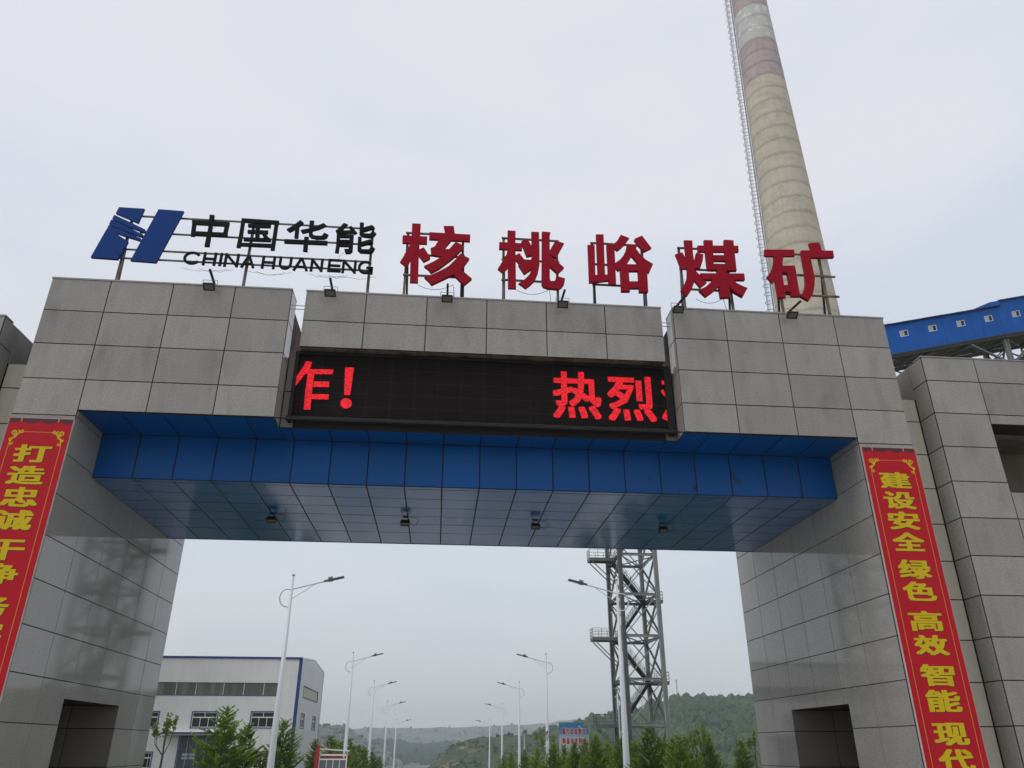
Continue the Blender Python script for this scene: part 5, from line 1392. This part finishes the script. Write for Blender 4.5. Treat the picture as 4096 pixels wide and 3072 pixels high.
# ================================================================== masts on the skyline
for i, (x, y, zt, zb_, r) in enumerate(((219.1, 705.1, 57.9, 20, 1.3), (225.0, 858.9, 50.3, 20, 1.5))):
    t = thing('radio_mast', ('lattice radio mast with a white head on the wooded ridge', 'faint lattice mast seen through the steel tower')[i], 'mast', (x, y, zb_))
    m = MB()
    for s, q in ((-1, -1), (1, -1), (0, 1)):
        m.beam((x + s * r, y + q * r, zb_), (x + s * .45, y + q * .45, zt), .16, .16)
    z = zb_ + 2
    while z < zt - 1:
        k = 1 - (z - zb_) / (zt - zb_); rr = .45 + (r - .45) * k
        m.beam((x - rr, y - rr, z), (x + rr, y - rr, z), .1, .1); m.beam((x - rr, y - rr, z), (x + rr, y - rr, z + 2.2), .08, .08); m.beam((x + rr, y - rr, z), (x - rr, y - rr, z + 2.2), .08, .08)
        z += 2.2
    m.build('lattice', GALV, t)
    m = MB()
    for q in range(6):
        a = q * pi / 3; m.box(x + 1.1 * cos(a) - .2, x + 1.1 * cos(a) + .2, y + 1.1 * sin(a) - .2, y + 1.1 * sin(a) + .2, zt - 1.6 - (q % 2) * 1.6, zt - .2 - (q % 2) * 1.6)
    m.build('antenna_panel', WFR, t)

# ================================================================== planting
LEAF = M('spruce_needles', (0.185, 0.28, 0.05), 0.65, var=0.35, vscale=3.0, rnd=0.28, spec=0.3)
LEAFT = M('spruce_new_growth', (0.33, 0.44, 0.07), 0.6, var=0.25, vscale=3.0, rnd=0.15, spec=0.3)
BARK = M('bark', (0.10, 0.075, 0.055), 0.9, var=0.2)
LEAFD = M('sapling_leaves', (0.17, 0.22, 0.035), 0.55, var=0.3, vscale=4.0, rnd=0.15, spec=0.3)
for _m in (LEAF, LEAFT, LEAFD):          # light also shines through the leaves
    _t = _m.node_tree; _p = _t.nodes['Principled BSDF']; _o = [n for n in _t.nodes if n.type == 'OUTPUT_MATERIAL'][0]
    _tr = _t.nodes.new('ShaderNodeBsdfTranslucent'); _mx = _t.nodes.new('ShaderNodeMixShader'); _mx.inputs[0].default_value = 0.35
    _t.links.new(_p.inputs['Base Color'].links[0].from_socket, _tr.inputs['Color'])
    _t.links.new(_p.outputs[0], _mx.inputs[1]); _t.links.new(_tr.outputs[0], _mx.inputs[2]); _t.links.new(_mx.outputs[0], _o.inputs['Surface'])
def twig(V, F, a, b, w, rs):
    d = (b - a); L = d.length; d = d / L
    x = d.orthogonal().normalized(); y = d.cross(x)
    ang = rs.uniform(0, pi)
    for q in (0, 1):
        s = x * cos(ang + q * pi / 2) + y * sin(ang + q * pi / 2)
        n = len(V)
        V += [tuple(a - s * w * .3), tuple(a + d * L * .45 - s * w * .6), tuple(b), tuple(a + d * L * .5 + s * w * .6), tuple(a + s * w * .3)]
        F.append((n, n + 1, n + 2, n + 3, n + 4))
def spruce_proto(h, seed, dens=1.0):
    rs = random.Random(seed)
    V, F, V2, F2 = [], [], [], []
    tr = MB(); tr.tube([(0, 0, 0), (0, 0, h * .5), (.02, 0, h)], [.055 * h / 4, .03 * h / 4, .006], 6)
    nb = int(h * 18)
    for kk in range(nb):
        z = .2 + (h - .5) * (kk + rs.random()) / nb
        left = h - z
        a = kk * 2.39996 + rs.uniform(-.5, .5)
        L = min(2.1, .16 + .66 * left ** .85) * rs.uniform(.55, 1.25)
        el = rs.uniform(.15, .55) + .40 * max(0, 1 - left / 1.6)
        d = Vector((cos(a) * cos(el), sin(a) * cos(el), sin(el)))
        p0 = Vector((0, 0, z)); p1 = p0 + d * L + Vector((0, 0, .10 * L * L))
        tr.beam(p0, p0.lerp(p1, .85), .012, .012)
        m = max(3, int(L / .14 * dens))
        for q in range(m + 1):
            t = .15 + .85 * q / m
            c = p0.lerp(p1, t) - Vector((0, 0, .10 * L * L * t * (1 - t)))
            ll = (.10 + .36 * L * (1.05 - t)) * rs.uniform(.6, 1.25)
            for s in (-1, 1):
                sd = d.cross(Vector((0, 0, 1))).normalized() * s
                dd = (d * .80 + sd * .75 + Vector((0, 0, rs.uniform(-.25, .45)))).normalized()
                e = c + dd * ll
                tgt = (V2, F2) if rs.random() < .18 + .45 * (t > .75) else (V, F)
                twig(*tgt, c, e, .060, rs)
                if ll > .24:
                    c2 = c.lerp(e, .5)
                    for s2 in (-1, 1):
                        twig(V, F, c2, c2 + (dd + sd * s2 * .5 + d * .3 * s2).normalized() * ll * .5, .050, rs)
        twig(V2, F2, p0.lerp(p1, .8), p1 + d * .14, .06, rs)
    twig(V2, F2, Vector((0, 0, h - .5)), Vector((.02, 0, h)), .045, rs)
    for q in range(5):
        a = q * 1.3; zz = h - .35 + .05 * q
        twig(V2, F2, Vector((0, 0, zz)), Vector((cos(a) * .12, sin(a) * .12, zz + .08)), .04, rs)
    return V, F, V2, F2, tr
protos = []
for i, (h, sd) in enumerate(((4.6, 11), (4.2, 23), (5.0, 37), (3.6, 51))):
    V, F, V2, F2, tr = spruce_proto(h, sd)
    me = bpy.data.meshes.new('needles'); n = len(V)
    me.from_pydata(V + V2, [], F + [tuple(a + n for a in f) for f in F2])
    me.materials.append(LEAF); me.materials.append(LEAFT)
    mi = [0] * len(F) + [1] * len(F2)
    me.polygons.foreach_set('material_index', mi); me.update()
    tm = bpy.data.meshes.new('trunk'); tm.from_pydata(tr.v, [], tr.f); tm.materials.append(BARK); tm.update()
    protos.append((h, me, tm))
def spruce(x, y, ztop, label, i):
    g = gz(y); H_ = max(2.2, ztop - g)
    h, me, tm = protos[i % 4]
    t = thing('spruce_tree', label, 'tree', (x, y, g), 'young spruces planted along the road')
    s = H_ / h
    wf = (1.0, .86, .93, .80)[i % 4] * (1.0 if x < 8 else .84)
    for nm, m in (('trunk', tm), ('crown', me)):
        o = link(nm, m, t); o.scale = (s * wf, s * wf, s)
    t.rotation_euler = (0, 0, i * 1.7)
    return t
def sapling(x, y, ztop, label, seed, nbr=6, spread=.55, low=False):
    rs = random.Random(seed); g = gz(y); H_ = max(2.5, ztop - g)
    t = thing('sapling', label, 'tree', (x, y, g), 'leafy saplings')
    tr = MB(); lf = MB()
    fork = g + H_ * .50
    tr.tube([(x, y, g), (x + .03, y, fork)], [.05, .038], 7)
    for k in range(nbr):
        a = 2 * pi * k / nbr + rs.uniform(-.3, .3); r = spread * rs.uniform(.5, 1.0)
        if k == 0: r = .06
        hz = g + H_ * (1.0 if k == 0 else rs.uniform(.74, .97))
        P_ = [Vector((x + .03, y, fork)), Vector((x + cos(a) * r * .7, y + sin(a) * r * .7, fork + (hz - fork) * .35)), Vector((x + cos(a) * r, y + sin(a) * r, hz))]
        tr.tube(P_, [.022, .014, .005], 5)
        for q in range(int(46)):
            u = rs.uniform(.30, 1.0) ** .8
            c = P_[1].lerp(P_[2], u) + Vector((rs.gauss(0, .045), rs.gauss(0, .045), rs.gauss(0, .05)))
            d = Vector((rs.gauss(0, .6), rs.gauss(0, .6), rs.uniform(.2, 1.4))).normalized(); L = rs.uniform(.08, .16)
            s_ = d.orthogonal().normalized(); s_ = (s_ * cos(q) + d.cross(s_) * sin(q)) * L * .32
            lf.add([c, c + d * L * .5 + s_, c + d * L, c + d * L * .5 - s_], [(0, 1, 2, 3)])
    tr.build('trunk', BARK, t); lf.build('crown', LEAFD, t)
    return t
i = 0; ti = [q for q in D['trees']]
LL = ['the broad one left of the nearest left lamp', 'between the broad one and the nearest left lamp', 'just right of the nearest left lamp', 'right of the workshop corner trim',
      'first behind the notice board', 'low one behind the notice board', 'second behind the notice board', 'tall one at the second left lamp', 'right of the second left lamp',
      'left of the third left lamp', 'right of the third left lamp', 'last of the left row',
      'leftmost of the right row', 'low one left of the second right lamp', 'left of the second right lamp', 'at the second right lamp', 'below the billboard left edge', 'in front of the billboard',
      'in front of the billboard right half', 'brown-tipped, before the billboard right edge', 'bushy one right of the billboard', 'left of the steel tower leg', 'just left of the nearest right lamp',
      'right of the nearest right lamp', 'tall one before the steel tower', 'low one before the steel tower', 'tall one right of the steel tower', 'rightmost of the row']
sp = 0
for k, x, y, z in ti:
    if k == 's':
        spruce(x, y, z, 'young spruce, ' + LL[min(sp, len(LL) - 1)], sp); sp += 1
SL = ['pale green forked sapling before the workshop', 'dark leafy sapling behind the second right lamp', 'upright sapling with tufted branches right of the steel tower',
      'smaller sapling beside the tufted one', 'thin sapling close to the right pillar']
for q, (k, x, y, z) in enumerate([w for w in ti if w[0] == 'd']):
    sapling(x, y, z, SL[q], 100 + q, nbr=(6, 7, 6, 4, 4)[q], spread=(.62, .9, .5, .3, .5)[q])
# fill behind the front row on the right so that the belt reads dense
rs = random.Random(77)
fl = [(18.6, 46, 1.9), (20.4, 43, 2.1), (22.0, 40, 2.2), (24.0, 38, 2.3), (25.6, 36, 2.2), (26.6, 33, 2.3), (20.5, 36, 1.2), (22.6, 33, 1.5), (17.8, 62, 1.0), (18.4, 70, .8), (18.0, 90, .2), (17.8, 52, 1.5), (19.0, 41, 1.6), (21.4, 46, 2.2), (23.4, 43, 2.4), (25.2, 41, 2.5)]
FL = ['just left of the billboard foot', 'under the billboard left half', 'under the billboard right half', 'right of the billboard foot', 'left of the nearest right lamp', 'at the foot of the nearest right lamp', 'low in front of the billboard', 'low right of the billboard', 'far one by the second right lamp', 'far one left of the second right lamp', 'farthest one by the third right lamp', 'low by the second right lamp foot', 'low at the left of the right belt', 'behind the billboard foot trees', 'behind the nearest right lamp', 'behind the tall one before the steel tower']
for q, (x, y, z) in enumerate(fl):
    t = spruce(x, y, z, 'low young spruce, ' + FL[q], q + 2); t['group'] = 'low spruces filling the road belts'

# small trees standing on the brow of the right hill
def blob_tree(x, y, z, r, seed, lab):
    rs = random.Random(seed)
    t = thing('hill_tree', lab, 'tree', (x, y, z), 'lone trees on the brow of the right hill')
    m = MB().tube([(x, y, z - 1), (x, y, z + r * 1.2)], [.25, .1], 6); m.build('trunk', BARK, t)
    m = MB()
    for q in range(240):
        a, e = rs.uniform(0, 2 * pi), rs.uniform(-1, 1); rr = r * rs.uniform(.35, 1) * (1 + .3 * sin(3 * a + seed))
        c = Vector((x + cos(a) * rr * math.sqrt(1 - e * e), y + sin(a) * rr * math.sqrt(1 - e * e), z + r * 1.5 + e * rr * 1.1))
        u_ = Vector((rs.gauss(0, 1), rs.gauss(0, 1), rs.gauss(0, 1))).normalized(); v_ = u_.orthogonal().normalized(); s = r * .22
        m.add([c + u_ * s, c + v_ * s, c - u_ * s, c - v_ * s], [(0, 1, 2, 3)])
    m.build('crown', HW, t)
def hray(px, py, dist):
    d = _f + _r * ((px - 2048) / 3082.5) - _u * ((py - 1536) / 3082.5)
    k = dist / hypot(d.x, d.y); return CAM + d * k
for q, (px, py, r, lab) in enumerate(((2100, 2944, 1.6, 'the largest, by the small lamp post'), (2135, 2946, 1.1, 'right of the largest'), (2036, 2945, 1.1, 'in the middle of the brow'), (2021, 2948, .9, 'left of the middle'),
                                 (1990, 2950, 1.0, 'fourth from the right'), (2049, 2943, .8, 'right of the middle'))):
    p = hray(px, py, 515); blob_tree(p.x, p.y, p.z - .6, r, q + 5, 'small dark tree on the hill brow, ' + lab)

# ================================================================== the air
mh = bpy.data.materials.new('haze'); mh.use_nodes = True
tt = mh.node_tree
for n in list(tt.nodes): tt.nodes.remove(n)
vo = tt.nodes.new('ShaderNodeVolumePrincipled'); vo.inputs['Density'].default_value = 0.00034
vo.inputs['Color'].default_value = (0.86, 0.94, 1.0, 1)
vo.inputs['Anisotropy'].default_value = 0.0
out = tt.nodes.new('ShaderNodeOutputMaterial'); tt.links.new(vo.outputs[0], out.inputs['Volume'])
tag(MB().box(-1180, 2380, -500, 2900, -60, 118).build('haze', mh), kind='stuff')
